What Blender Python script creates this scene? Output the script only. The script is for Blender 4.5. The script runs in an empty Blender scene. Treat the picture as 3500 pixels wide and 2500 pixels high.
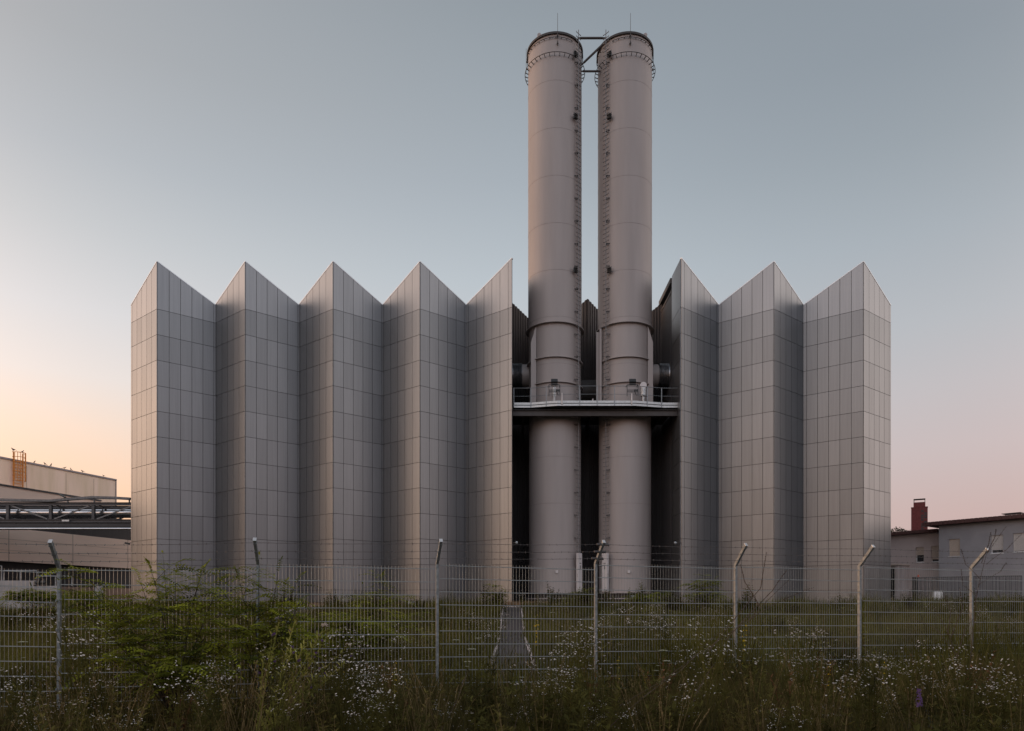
import bpy, math, random
import numpy as np
from mathutils import Vector, Matrix

# ------------------------------------------------------------------ camera
F = 2376.0; CX = 1750.0; HY = 2065.0; E = 1.6
scene = bpy.context.scene
col = scene.collection
cam_d = bpy.data.cameras.new('camera'); cam = bpy.data.objects.new('camera', cam_d); col.objects.link(cam)
cam.location = (0, 0, E); cam.rotation_euler = (math.radians(90), 0, 0)
cam_d.sensor_width = 36; cam_d.lens = F / 3500 * 36; cam_d.shift_y = (HY - 1250) / 3500
cam_d.clip_start = 0.1; cam_d.clip_end = 8000
scene.camera = cam
scene.view_settings.view_transform = 'Standard'; scene.view_settings.look = 'None'
scene.view_settings.exposure = 0.0; scene.view_settings.gamma = 1.0
scene.cycles.max_bounces = 6; scene.cycles.transparent_max_bounces = 6

def s2l(c):
    return tuple(((v / 255) / 12.92 if v / 255 <= .04045 else ((v / 255 + .055) / 1.055) ** 2.4) for v in c)

# ------------------------------------------------------------------ world: dusk sky
GLOW = 2.0; GLOW_P = 9.0; BACK = 1.15; LOW = .62; GLOW_R = 1.3
SUN_AZ = -62.0; SUN_EL = 3.2      # azimuth from +Y, negative to the left
w = bpy.data.worlds.new('World'); scene.world = w; w.use_nodes = True
nt = w.node_tree; nt.nodes.clear()
def N(t, **k):
    n = nt.nodes.new(t)
    for a, b in k.items(): setattr(n, a, b)
    return n
L = nt.links.new
out = N('ShaderNodeOutputWorld'); bg = N('ShaderNodeBackground'); L(bg.outputs[0], out.inputs[0])
tc = N('ShaderNodeTexCoord'); sx = N('ShaderNodeSeparateXYZ')
nrm = N('ShaderNodeVectorMath', operation='NORMALIZE'); L(tc.outputs['Generated'], nrm.inputs[0]); L(nrm.outputs[0], sx.inputs[0])
def math_(op, a, b=None):
    n = N('ShaderNodeMath', operation=op)
    for i, v in enumerate((a, b)):
        if v is None: continue
        if isinstance(v, (int, float)): n.inputs[i].default_value = v
        else: L(v, n.inputs[i])
    return n.outputs[0]
x2 = math_('MULTIPLY', sx.outputs[0], sx.outputs[0]); y2 = math_('MULTIPLY', sx.outputs[1], sx.outputs[1])
hx = math_('DIVIDE', sx.outputs[0], math_('SQRT', math_('ADD', math_('ADD', x2, y2), 1e-5)))
def ramp(stops):
    r = N('ShaderNodeValToRGB'); L(sx.outputs[2], r.inputs[0]); cr = r.color_ramp; cr.interpolation = 'B_SPLINE' if False else 'LINEAR'
    while len(cr.elements) < len(stops): cr.elements.new(.5)
    for e, (p, c) in zip(cr.elements, stops):
        e.position = p; e.color = (*s2l(c), 1)
    return r.outputs[0]
far_left = ramp([(0, (250, 190, 142)), (.12, (252, 208, 172)), (.21, (246, 220, 200)), (.30, (234, 222, 220)), (.42, (200, 201, 206)), (.56, (174, 177, 182)), (1, (128, 135, 144))])
left = ramp([(0, (248, 190, 148)), (.13, (251, 208, 176)), (.21, (243, 218, 202)), (.27, (230, 222, 220)), (.34, (215, 215, 219)), (.42, (194, 198, 203)), (.49, (177, 183, 190)), (.573, (166, 170, 175)), (1, (126, 132, 140))])
mid = ramp([(0, (214, 184, 174)), (.1, (216, 197, 193)), (.25, (206, 206, 209)), (.42, (184, 193, 201)), (.52, (165, 174, 183)), (.66, (143, 152, 160)), (1, (122, 130, 139))])
right = ramp([(0, (192, 164, 162)), (.11, (196, 172, 172)), (.19, (195, 181, 184)), (.26, (188, 183, 188)), (.33, (177, 181, 188)), (.42, (161, 170, 179)), (.50, (146, 156, 165)), (.573, (136, 146, 156)), (1, (120, 128, 138))])
def mixc(f, a, b):
    m = N('ShaderNodeMix', data_type='RGBA'); L(f, m.inputs['Factor']); L(a, m.inputs[6]); L(b, m.inputs[7]); return m.outputs[2]
def mr(v, a, b):
    m = N('ShaderNodeMapRange'); m.clamp = True; L(v, m.inputs[0]); m.inputs[1].default_value = a; m.inputs[2].default_value = b; return m.outputs[0]
c1 = mixc(mr(hx, -1, -.58), far_left, left)
c2 = mixc(mr(hx, -.58, 0.0), c1, mid)
c3 = mixc(mr(hx, 0.0, .58), c2, right)
sky = N('ShaderNodeTexSky', sky_type='NISHITA'); sky.sun_disc = False
sky.sun_elevation = math.radians(SUN_EL); sky.sun_rotation = math.radians(SUN_AZ); sky.air_density = 1.5; sky.dust_density = 3
skm = N('ShaderNodeVectorMath', operation='SCALE'); L(sky.outputs[0], skm.inputs[0]); skm.inputs['Scale'].default_value = .9
fm = N('ShaderNodeMix', data_type='RGBA'); fm.inputs['Factor'].default_value = .04
L(c3, fm.inputs[6]); L(skm.outputs[0], fm.inputs[7])
# the glow round the rising sun, left of the picture, and the brighter sky opposite the hall
gd = N('ShaderNodeVectorMath', operation='DOT_PRODUCT'); L(nrm.outputs[0], gd.inputs[0]); ga_ = math.radians(-84); gd.inputs[1].default_value = (math.sin(ga_) * .985, math.cos(ga_) * .985, .17)
gp_ = math_('POWER', math_('MAXIMUM', gd.outputs['Value'], 0.0), GLOW_P)
gc = N('ShaderNodeVectorMath', operation='SCALE'); gc.inputs[0].default_value = (1.0, .70, .52); L(math_('MULTIPLY', gp_, GLOW), gc.inputs['Scale'])
bm = math_('MULTIPLY_ADD', mr(sx.outputs[1], .25, -.7), BACK); bm.node.inputs[2].default_value = 1.0
# behind the camera the sky is dull near the horizon and brighter and bluer higher up
yb = mr(sx.outputs[1], .15, -.6); zl = mr(sx.outputs[2], .42, .0)
lo_ = math_('SUBTRACT', 1.0, math_('MULTIPLY', math_('MULTIPLY', yb, zl), LOW))
tn = N('ShaderNodeMix', data_type='RGBA'); L(yb, tn.inputs['Factor']); tn.inputs[6].default_value = (1.005, .998, .998, 1); tn.inputs[7].default_value = (.97, .99, 1.05, 1)
tm_ = N('ShaderNodeVectorMath', operation='MULTIPLY'); L(fm.outputs[2], tm_.inputs[0]); L(tn.outputs[2], tm_.inputs[1])
bs = N('ShaderNodeVectorMath', operation='SCALE'); L(tm_.outputs[0], bs.inputs[0]); L(math_('MULTIPLY', bm, lo_), bs.inputs['Scale'])
ad = N('ShaderNodeVectorMath', operation='ADD'); L(bs.outputs[0], ad.inputs[0]); L(gc.outputs[0], ad.inputs[1])
g2 = N('ShaderNodeVectorMath', operation='DOT_PRODUCT'); L(nrm.outputs[0], g2.inputs[0]); ga2 = math.radians(84); g2.inputs[1].default_value = (math.sin(ga2) * .97, math.cos(ga2) * .97, .24)
gq = N('ShaderNodeVectorMath', operation='SCALE'); gq.inputs[0].default_value = (1.0, .82, .71); L(math_('MULTIPLY', math_('POWER', math_('MAXIMUM', g2.outputs['Value'], 0.0), 9.0), GLOW_R), gq.inputs['Scale'])
ad2 = N('ShaderNodeVectorMath', operation='ADD'); L(ad.outputs[0], ad2.inputs[0]); L(gq.outputs[0], ad2.inputs[1])
L(ad2.outputs[0], bg.inputs[0]); bg.inputs[1].default_value = 1.0

sd = bpy.data.lights.new('sun', 'SUN'); sd.energy = .55; sd.angle = math.radians(3.0); sd.color = (1.0, .56, .30)
sun = bpy.data.objects.new('sun', sd); col.objects.link(sun)
ld = Vector((math.sin(math.radians(SUN_AZ)) * math.cos(math.radians(SUN_EL)), math.cos(math.radians(SUN_AZ)) * math.cos(math.radians(SUN_EL)), math.sin(math.radians(SUN_EL))))
sun.rotation_euler = ld.to_track_quat('Z', 'Y').to_euler(); sun.location = ld * 100

# ------------------------------------------------------------------ materials
def mat(name, c, rough=.6, metal=0.0, var=.12, scale=3.0, c2=None, coords='Object', bump=0.0, bscale=40, spec=.5, stretch=None, detail=4):
    m = bpy.data.materials.new(name); m.use_nodes = True; t = m.node_tree; b = t.nodes['Principled BSDF']
    b.inputs['Roughness'].default_value = rough; b.inputs['Metallic'].default_value = metal
    b.inputs['Specular IOR Level'].default_value = spec
    geo = t.nodes.new('ShaderNodeNewGeometry'); mp = t.nodes.new('ShaderNodeMapping'); t.links.new(geo.outputs['Position'], mp.inputs[0])
    if stretch: mp.inputs['Scale'].default_value = stretch
    no = t.nodes.new('ShaderNodeTexNoise'); no.inputs['Scale'].default_value = scale; no.inputs['Detail'].default_value = detail
    t.links.new(mp.outputs[0], no.inputs['Vector'])
    r = t.nodes.new('ShaderNodeValToRGB'); r.color_ramp.elements[0].position = .3; r.color_ramp.elements[1].position = .7
    d = c2 if c2 else tuple(min(1, v * (1 + var)) for v in c); a = c if c2 else tuple(v * (1 - var) for v in c)
    r.color_ramp.elements[0].color = (*a, 1); r.color_ramp.elements[1].color = (*d, 1)
    t.links.new(no.outputs[0], r.inputs[0]); t.links.new(r.outputs[0], b.inputs['Base Color'])
    if bump:
        n2 = t.nodes.new('ShaderNodeTexNoise'); n2.inputs['Scale'].default_value = bscale; t.links.new(geo.outputs['Position'], n2.inputs['Vector'])
        bu = t.nodes.new('ShaderNodeBump'); bu.inputs['Strength'].default_value = bump; bu.inputs['Distance'].default_value = .02
        t.links.new(n2.outputs[0], bu.inputs['Height']); t.links.new(bu.outputs[0], b.inputs['Normal'])
    return m
def leafmat(name, c, c2, scale=2.5, tr=.35):
    m = bpy.data.materials.new(name); m.use_nodes = True; t = m.node_tree; t.nodes.clear()
    o = t.nodes.new('ShaderNodeOutputMaterial'); geo = t.nodes.new('ShaderNodeNewGeometry')
    no = t.nodes.new('ShaderNodeTexNoise'); no.inputs['Scale'].default_value = scale; no.inputs['Detail'].default_value = 5
    t.links.new(geo.outputs['Position'], no.inputs['Vector'])
    r = t.nodes.new('ShaderNodeValToRGB'); r.color_ramp.elements[0].position = .35; r.color_ramp.elements[1].position = .68
    r.color_ramp.elements[0].color = (*c, 1); r.color_ramp.elements[1].color = (*c2, 1); t.links.new(no.outputs[0], r.inputs[0])
    d = t.nodes.new('ShaderNodeBsdfDiffuse'); tl = t.nodes.new('ShaderNodeBsdfTranslucent'); mx = t.nodes.new('ShaderNodeMixShader')
    mx.inputs[0].default_value = tr
    t.links.new(r.outputs[0], d.inputs[0]); t.links.new(r.outputs[0], tl.inputs[0])
    t.links.new(d.outputs[0], mx.inputs[1]); t.links.new(tl.outputs[0], mx.inputs[2]); t.links.new(mx.outputs[0], o.inputs[0])
    return m
def panelmat(name, c, metal, rough):
    # coated aluminium sheet: slight tint change from sheet to sheet (attribute 'tint'), fine vertical streaks
    m = bpy.data.materials.new(name); m.use_nodes = True; t = m.node_tree; b = t.nodes['Principled BSDF']
    at = t.nodes.new('ShaderNodeAttribute'); at.attribute_name = 'tint'
    geo = t.nodes.new('ShaderNodeNewGeometry'); mp = t.nodes.new('ShaderNodeMapping'); mp.inputs['Scale'].default_value = (9, 9, .25)
    t.links.new(geo.outputs['Position'], mp.inputs[0])
    no = t.nodes.new('ShaderNodeTexNoise'); no.inputs['Scale'].default_value = 1.0; no.inputs['Detail'].default_value = 3
    t.links.new(mp.outputs[0], no.inputs['Vector'])
    a = t.nodes.new('ShaderNodeMath'); a.operation = 'MULTIPLY_ADD'; t.links.new(no.outputs[0], a.inputs[0]); a.inputs[1].default_value = .26; a.inputs[2].default_value = .87
    a2 = t.nodes.new('ShaderNodeMath'); a2.operation = 'MULTIPLY'; t.links.new(a.outputs[0], a2.inputs[0]); t.links.new(at.outputs['Fac'], a2.inputs[1])
    sc = t.nodes.new('ShaderNodeVectorMath'); sc.operation = 'SCALE'; sc.inputs[0].default_value = c; t.links.new(a2.outputs[0], sc.inputs['Scale'])
    t.links.new(sc.outputs[0], b.inputs['Base Color']); b.inputs['Metallic'].default_value = metal; b.inputs['Roughness'].default_value = rough
    return m
M = {}
M['panel'] = panelmat('panel_grey', (.212, .214, .220), .85, .38)
M['panel_top'] = panelmat('panel_parapet', (.262, .262, .270), .85, .37)
M['joint'] = mat('joint_dark', (.05, .042, .042), .8)
M['coping'] = mat('coping_metal', (.62, .62, .64), .35, .6, .05)
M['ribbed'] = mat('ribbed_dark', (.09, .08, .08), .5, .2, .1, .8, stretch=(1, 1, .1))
M['roofing'] = mat('roof_membrane', (.12, .12, .125), .9)
M['plinth'] = mat('plinth_concrete', (.34, .235, .18), .9, 0, .18, 2.0, bump=.3)
M['shell'] = mat('stack_paint', (.36, .313, .298), .5, .1, .07, .8, stretch=(1.6, 1.6, .2), spec=.4)
M['shell_dark'] = mat('stack_rim', (.05, .042, .04), .6, .2)
M['weld'] = mat('weld_line', (.27, .235, .225), .6)
M['galv'] = mat('galvanised', (.27, .28, .29), .5, .55, .22, 25)
M['galv_l'] = mat('galvanised_light', (.55, .55, .55), .45, .5, .12, 12)
M['post'] = mat('post_galvanised', (.20, .215, .22), .55, .45, .25, 22, bump=.1)
M['wire'] = mat('mesh_wire', (.24, .26, .26), .5, .5, .1)
M['barb'] = mat('barbed_wire', (.13, .115, .11), .6, .5, .2, 10)
M['steel'] = mat('steel_brown', (.075, .065, .062), .6, .3, .15)
M['steel_g'] = mat('steel_grey', (.075, .075, .08), .5, .5, .2, 6)
M['black'] = mat('black_paint', (.02, .02, .02), .5)
M['foil'] = mat('foil_bellows', (.22, .22, .23), .28, .9, .3, 4, bump=1.0, bscale=14)
M['cabinet'] = mat('cabinet_white', (.62, .57, .56), .5, .1, .05, 1)
M['grey_mark'] = mat('grey_marking', (.2, .19, .19), .7)
M['ladder'] = mat('ladder_steel', (.17, .16, .16), .5, .4, .2)
M['bridge'] = mat('bridge_steel', (.15, .15, .155), .5, .5, .3, 8)
M['glass_lamp'] = mat('lamp_glass', (.34, .37, .39), .12, 0, .1)
M['beige'] = mat('beige_cladding', (.88, .67, .55), .7, 0, .05, .3, stretch=(1, 1, 3))
M['beige_line'] = mat('beige_joint', (.38, .29, .23), .8)
M['beige_old'] = mat('beige_streaked', (.88, .68, .56), .75, 0, .1, .6, c2=(.70, .55, .40), stretch=(2.2, 2.2, .35), detail=8)
M['band_dark'] = mat('dark_cladding', (.04, .038, .04), .6, .1, .15, 1, stretch=(3, 3, .1))
M['trim'] = mat('roof_trim', (.28, .25, .26), .6, .3)
M['orange'] = mat('ladder_orange', (.62, .24, .04), .55, .1)
M['pipe'] = mat('pipe_jacket', (.62, .62, .64), .18, .95, .1, 2)
M['conc'] = mat('concrete', (.30, .28, .275), .9, 0, .15, 1.5, bump=.3)
M['kerb'] = mat('kerb_concrete', (.55, .47, .46), .9, 0, .25, 3.0, bump=.4)
M['gravel'] = mat('gravel_path', (.058, .048, .048), .95, 0, .5, 60, bump=.8, bscale=60)
M['plaster_p'] = mat('plaster_pink', (.52, .44, .425), .95, 0, .07, 1.2, bump=.6, bscale=18)
M['plaster_g'] = mat('plaster_grey', (.32, .305, .32), .95, 0, .07, 1.2, bump=.6, bscale=18)
M['tile'] = mat('roof_tile_red', (.10, .045, .04), .8, 0, .25, 6)
M['brick'] = mat('chimney_red', (.20, .045, .04), .8, 0, .2, 8)
M['shutter'] = mat('shutter_cream', (.58, .53, .50), .7, 0, .06, 1)
M['shutter_w'] = mat('shutter_warm', (.54, .44, .37), .7, 0, .06, 1)
M['white'] = mat('white_frame', (.7, .69, .7), .5, 0, .04)
M['glass'] = mat('window_glass', (.02, .022, .025), .06, 0, .1, spec=.8)
M['beacon'] = mat('beacon_red', (.6, .08, .02), .4)
M['bird'] = mat('bird_dark', (.05, .025, .022), .8)
M['bark'] = mat('bark', (.05, .04, .03), .9, 0, .3, 20)
M['dry'] = mat('dry_stem', (.075, .05, .035), .9, 0, .3, 15)
M['soil'] = mat('soil_ground', (.028, .026, .016), .95, 0, .3, 1.2, c2=(.055, .045, .026), bump=.5, bscale=8)
M['grass_b'] = leafmat('grass_bank', (.035, .030, .014), (.17, .17, .045), 0.9)
M['grass_y'] = leafmat('grass_clumps', (.035, .030, .014), (.15, .145, .04), 1.1)
M['grass'] = leafmat('grass_blades', (.035, .034, .014), (.105, .11, .03), .6)
M['grass_d'] = leafmat('grass_dark', (.042, .036, .016), (.125, .105, .04), 1.6)
M['dryg'] = leafmat('dry_grass', (0.144, 0.096, 0.054), (0.312, 0.204, 0.120), 1.6)
M['weed_o'] = leafmat('weed_olive', (.07, .06, .02), (.19, .16, .05), 3.0)
M['weed_l'] = leafmat('weed_light', (.09, .09, .025), (.27, .26, .07), 1.5)
M['straw'] = leafmat('straw_stems', (.14, .10, .05), (.30, .23, .12), 4.0)
M['weed'] = leafmat('weed_leaves', (.040, .040, .016), (.135, .125, .036), 1.8)
M['weed_r'] = leafmat('weed_rusty', (0.088, 0.044, 0.026), (0.210, 0.105, 0.052), 2.0)
M['robinia'] = leafmat('robinia_leaves', (0.055, 0.075, 0.020), (0.34, 0.36, 0.04), 3.0, .4)
M['thistle'] = leafmat('thistle_green', (.18, .19, .05), (.40, .37, .10), 3.0)
M['petal'] = leafmat('petal_white', (.50, .47, .43), (.72, .68, .64), 5)
M['umbel'] = leafmat('umbel_cream', (.36, .36, .26), (.5, .5, .38), 5)
M['yellow'] = leafmat('yellow_flower', (.50, .33, .02), (.60, .42, .03), 5)
M['purple'] = leafmat('purple_flower', (.12, .07, .17), (.2, .12, .27), 5)
M['fluff'] = leafmat('seed_fluff', (.45, .38, .34), (.6, .52, .46), 5)
M['treeleaf'] = leafmat('tree_leaves', (0.020, 0.028, 0.012), (0.050, 0.060, 0.025), .8)

# ------------------------------------------------------------------ helpers
def P(px, py, Z): return Vector(((px - CX) / F * Z, Z, E + (HY - py) / F * Z))
def XP(px, Z): return (px - CX) / F * Z
def ZP(py, Z): return E + (HY - py) / F * Z
def smooth(t): t = max(0, min(1, t)); return t * t * (3 - 2 * t)
def gz(x, y):
    lo = .05 + .0125 * max(-14, min(14, x))
    t = 0.0
    if y > 26: t = .34 * smooth((y - 26) / 10) + .66 * smooth((y - 33) / 9)
    return lo + (1.38 - lo) * t
class MB:
    def __init__(s): s.v = []; s.f = []; s.t = []; s.sm = False
    def add(s, vs, fs, tint=1.0):
        b = len(s.v); s.v += [tuple(v) for v in vs]; s.f += [tuple(b + i for i in f) for f in fs]; s.t += [tint] * len(fs)
    def hexa(s, p, tint=1.0):   # 4 bottom, 4 top
        s.add(p, [(0, 3, 2, 1), (4, 5, 6, 7), (0, 1, 5, 4), (1, 2, 6, 5), (2, 3, 7, 6), (3, 0, 4, 7)], tint)
    def box(s, x0, x1, y0, y1, z0, z1, tint=1.0):
        s.hexa([(x0, y0, z0), (x1, y0, z0), (x1, y1, z0), (x0, y1, z0), (x0, y0, z1), (x1, y0, z1), (x1, y1, z1), (x0, y1, z1)], tint)
    def obox(s, c, ax, ay, az, hx_, hy_, hz_):
        c = Vector(c); ax, ay, az = Vector(ax) * hx_, Vector(ay) * hy_, Vector(az) * hz_
        s.hexa([c - ax - ay - az, c + ax - ay - az, c + ax + ay - az, c - ax + ay - az, c - ax - ay + az, c + ax - ay + az, c + ax + ay + az, c - ax + ay + az])
    def bar(s, a, b, w_, h_, up=(0, 0, 1)):
        a, b = Vector(a), Vector(b); d = (b - a); ln = d.length; d.normalize(); u = Vector(up)
        if abs(d.dot(u)) > .95: u = Vector((0, 1, 0))
        r = d.cross(u).normalized(); u = r.cross(d).normalized()
        s.obox((a + b) / 2, r, d, u, w_ / 2, ln / 2, h_ / 2)
    def tube(s, pts, r, n=6, cap=True, r1=None):
        pts = [Vector(p) for p in pts]; rings = []; b0 = len(s.v); m = len(pts)
        for i, p in enumerate(pts):
            d = (pts[min(i + 1, m - 1)] - pts[max(i - 1, 0)]).normalized()
            u = Vector((0, 0, 1)) if abs(d.z) < .9 else Vector((0, 1, 0))
            a = d.cross(u).normalized(); c = a.cross(d).normalized()
            rr = r if r1 is None else r + (r1 - r) * i / max(1, m - 1)
            for k in range(n):
                t = 2 * math.pi * k / n; s.v.append(tuple(p + a * math.cos(t) * rr + c * math.sin(t) * rr))
        for i in range(m - 1):
            for k in range(n):
                k2 = (k + 1) % n; s.f.append((b0 + i * n + k, b0 + i * n + k2, b0 + (i + 1) * n + k2, b0 + (i + 1) * n + k)); s.t.append(1.0)
        if cap:
            s.f.append(tuple(b0 + k for k in range(n))[::-1]); s.f.append(tuple(b0 + (m - 1) * n + k for k in range(n))); s.t += [1.0, 1.0]
    def lathe(s, prof, n=64, c=(0, 0), a0=0, a1=2 * math.pi):
        full = abs(a1 - a0 - 2 * math.pi) < 1e-6; b0 = len(s.v); cnt = n if full else n + 1
        for r, z in prof:
            for k in range(cnt):
                t = a0 + (a1 - a0) * k / n; s.v.append((c[0] + r * math.sin(t), c[1] - r * math.cos(t), z))
        for i in range(len(prof) - 1):
            for k in range(n):
                k2 = (k + 1) % cnt; s.f.append((b0 + i * cnt + k, b0 + i * cnt + k2, b0 + (i + 1) * cnt + k2, b0 + (i + 1) * cnt + k)); s.t.append(1.0)
    def build(s, name, m, parent=None, smooth_=False, tint=False, bevel=0):
        me = bpy.data.meshes.new(name); me.from_pydata(s.v, [], s.f)
        if tint:
            a = me.attributes.new('tint', 'FLOAT', 'FACE'); a.data.foreach_set('value', s.t)
        me.materials.append(m); me.update()
        o = bpy.data.objects.new(name, me); col.objects.link(o)
        if parent: o.parent = parent
        if smooth_:
            me.polygons.foreach_set('use_smooth', [True] * len(me.polygons))
            try: me.set_sharp_from_angle(angle=math.radians(40))
            except Exception: pass
        if bevel:
            b = o.modifiers.new('bevel', 'BEVEL'); b.width = bevel; b.segments = 1; b.limit_method = 'ANGLE'
        return o
def thing(name, label, cat, loc=(0, 0, 0), group=None):
    o = bpy.data.objects.new(name, None); col.objects.link(o); o.location = loc; o.empty_display_size = .3
    o['label'] = label; o['category'] = cat
    if group: o['group'] = group
    return o
def tag(o, label, cat, group=None):
    o['label'] = label; o['category'] = cat
    if group: o['group'] = group
    return o
def fix(o):     # children were written in world coordinates: keep them there
    bpy.context.view_layer.update()
    for c in o.children: c.matrix_parent_inverse = o.matrix_world.inverted()

# ------------------------------------------------------------------ ground, paths
def axis(segs):
    r = []
    for a, b, n in segs: r += [a + (b - a) * i / n for i in range(n)]
    return r + [segs[-1][1]]
rng = random.Random(5)
gx = axis([(-3000, -300, 6), (-300, -60, 8), (-60, 60, 80), (60, 300, 8), (300, 3000, 6)])
gy = axis([(-400, -20, 4), (-20, 4, 8), (4, 50, 80), (50, 120, 10), (120, 4000, 10)])
gm = MB()
gm.v = [(x, y, gz(x, y)) for y in gy for x in gx]
nx = len(gx)
gm.f = [(j * nx + i, j * nx + i + 1, (j + 1) * nx + i + 1, (j + 1) * nx + i) for j in range(len(gy) - 1) for i in range(nx - 1)]; gm.t = [1] * len(gm.f)
g = gm.build('ground', M['soil'], smooth_=True); g['kind'] = 'structure'
for x0, x1, ya, yb in ((-.50, .52, 12.9, 42.6), (-12.5, -11.4, 37, 42.6), (-24.2, -23.1, 36, 42.6)):
    pm = MB(); ys = [ya + (yb - ya) * i / 40 for i in range(41)]
    for i, y in enumerate(ys):
        for x in (x0, (x0 + x1) / 2, x1): pm.v.append((x, y, gz(x, y) + .03))
    pm.f = [(i * 3 + k, i * 3 + k + 1, i * 3 + k + 4, i * 3 + k + 3) for i in range(40) for k in (0, 1)]; pm.t = [1] * len(pm.f)
    p = pm.build('path', M['gravel']); p['kind'] = 'structure'
    for xs in (x0 - .09, x1 + .01):
        km = MB(); n = int((yb - ya))
        for i in range(n):     # one metre kerb stones laid with slight unevenness
            a, b = ya + i, ya + i + .985; dx = rng.uniform(-.02, .02); dz = rng.uniform(-.012, .012)
            za, zb = gz(xs, a) + dz, gz(xs, b) + dz
            km.hexa([(xs + dx, a, za - .1), (xs + dx + .08, a, za - .1), (xs + dx + .08, b, zb - .1), (xs + dx, b, zb - .1),
                     (xs + dx, a, za + .075), (xs + dx + .08, a, za + .075), (xs + dx + .08, b, zb + .075), (xs + dx, b, zb + .075)])
        k = km.build('kerb', M['kerb']); k['kind'] = 'structure'
lm = MB(); lm.box(-1.4, 2.2, 42.6, 43.9, 1.2, 1.45)
o = lm.build('paving_slab', M['kerb']); o['kind'] = 'structure'

# ------------------------------------------------------------------ main building
ZR, ZV, ZG = 46.0, 48.3, 45.7
HT, HV = E + 22.66, E + 20.76       # top at ridges / at valleys
LINES = [E + 19.5 - 1.688 * k for k in range(12)]
BOT = E + .10
left_pts = [(-26.43, ZV, 0), (-23.47, ZR, 1), (-20.59, ZV, 0), (-17.64, ZR, 1), (-14.80, ZV, 0), (-11.83, ZR, 1), (-8.98, ZV, 0), (-6.08, ZR, 1), (-3.19, ZV, 0), (.01, ZG, 2)]
right_pts = [(11.12, ZG, 2), (14.35, ZV, 0), (17.32, ZR, 1), (20.23, ZV, 0), (23.24, ZR, 1), (26.28, ZV, 0)]
plant = thing('power_plant', 'tall grey zigzag building of folded metal panels with pointed gable tops', 'building', (0, 46, 1.38))
rp = random.Random(11)
def topz(k): return HV if k == 0 else (HT if k == 1 else E + 22.75)
def facade_face(a, b, strip_r=0.0, panelw=.71, end_strip=True, flat=None, name='facade_face', joints=LINES, panels=True, reverse=False):
    # a = start (x, y, topz), b = end; panels are counted from a
    A = Vector((a[0], a[1], 0)); B = Vector((b[0], b[1], 0)); d = B - A; ln = d.length; d.normalize()
    n = Vector((d.y, -d.x, 0))
    if n.y > .01 or (abs(n.y) <= .01 and reverse): n = -n
    if reverse and abs(n.y) <= .01: pass
    ta, tb = a[2], b[2]
    s = [0.0]
    if strip_r: s.append(strip_r)
    while s[-1] + panelw < ln - .05: s.append(s[-1] + panelw)
    s.append(ln)
    zs = [BOT] + joints[::-1]
    pan = MB(); top = MB(); g_ = .013; th = .045
    def pt(u, z, dd): q = A + d * u + n * dd; return (q.x, q.y, z)
    def slab(mb, u0, u1, z00, z01, z10, z11, tint):
        p = [pt(u0, z00, 0), pt(u1, z01, 0), pt(u1, z01, th), pt(u0, z00, th), pt(u0, z10, 0), pt(u1, z11, 0), pt(u1, z11, th), pt(u0, z10, th)]
        mb.hexa(p, tint)
    for u0, u1 in zip(s[:-1], s[1:]):
        e0 = g_ if u0 > 0 else .0; e1 = g_ if u1 < ln else 0
        a0, a1 = u0 + e0, u1 - e1
        for z0, z1 in zip(zs[:-1], zs[1:]):
            slab(pan, a0, a1, z0 + g_, z0 + g_, z1 - g_, z1 - g_, rp.uniform(.93, 1.07))
        z0 = zs[-1]; t0 = ta + (tb - ta) * a0 / ln; t1 = ta + (tb - ta) * a1 / ln
        slab(top, a0, a1, z0 + g_, z0 + g_, t0 - .05, t1 - .05, rp.uniform(.95, 1.05))
    f = pan.build(name, M['panel'], plant, tint=True)
    top.build('parapet_panels', M['panel_top'], f, tint=True)
    back = MB()
    p = [pt(0, BOT + .02, -.02), pt(ln, BOT + .02, -.02), pt(ln, BOT + .02, .01), pt(0, BOT + .02, .01), pt(0, ta - .04, -.02), pt(ln, tb - .04, -.02), pt(ln, tb - .04, .01), pt(0, ta - .04, .01)]
    back.hexa(p); back.build('joint_backing', M['joint'], f)
    cp = MB()
    p = [pt(-.0, ta - .05, -.10), pt(ln, tb - .05, -.10), pt(ln, tb - .05, .06), pt(0, ta - .05, .06), pt(0, ta + .01, -.10), pt(ln, tb + .01, -.10), pt(ln, tb + .01, .06), pt(0, ta + .01, .06)]
    cp.hexa(p); cp.build('coping', M['coping'], f)
    return f
def run(pts):
    for p, q in zip(pts[:-1], pts[1:]):
        a = (p[0], p[1], topz(p[2])); b = (q[0], q[1], topz(q[2]))
        if p[2] == 0: a, b = b, a; kk = q[2]
        else: kk = p[2]
        facade_face(a, b, strip_r=.30 if kk == 2 else 0)
run(left_pts); run(right_pts)
# side walls of the two wings and the cladding turned into the recess
def side_face(x, y0, y1, zt, nxs, name='side_face'):
    s = MB(); s.box(min(x, x + .045 * nxs), max(x, x + .045 * nxs), y0, y1, BOT, zt); return s
for x, nn in ((-26.43, -1), (26.28, 1)):
    pan = MB(); n = 24; step = (68 - ZV) / n; zz = [BOT] + LINES[::-1] + [HV - .05]
    for i in range(n):
        for z0, z1 in zip(zz[:-1], zz[1:]):
            xa = x + nn * .005; xb = x + nn * .05
            pan.box(min(xa, xb), max(xa, xb), ZV + i * step + .01 + (0.04 if i == 0 else 0), ZV + (i + 1) * step - .01, z0 + .017, z1 - .017, rp.uniform(.94, 1.06))
    pan.build('side_cladding', M['panel'], plant, tint=True)
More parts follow.
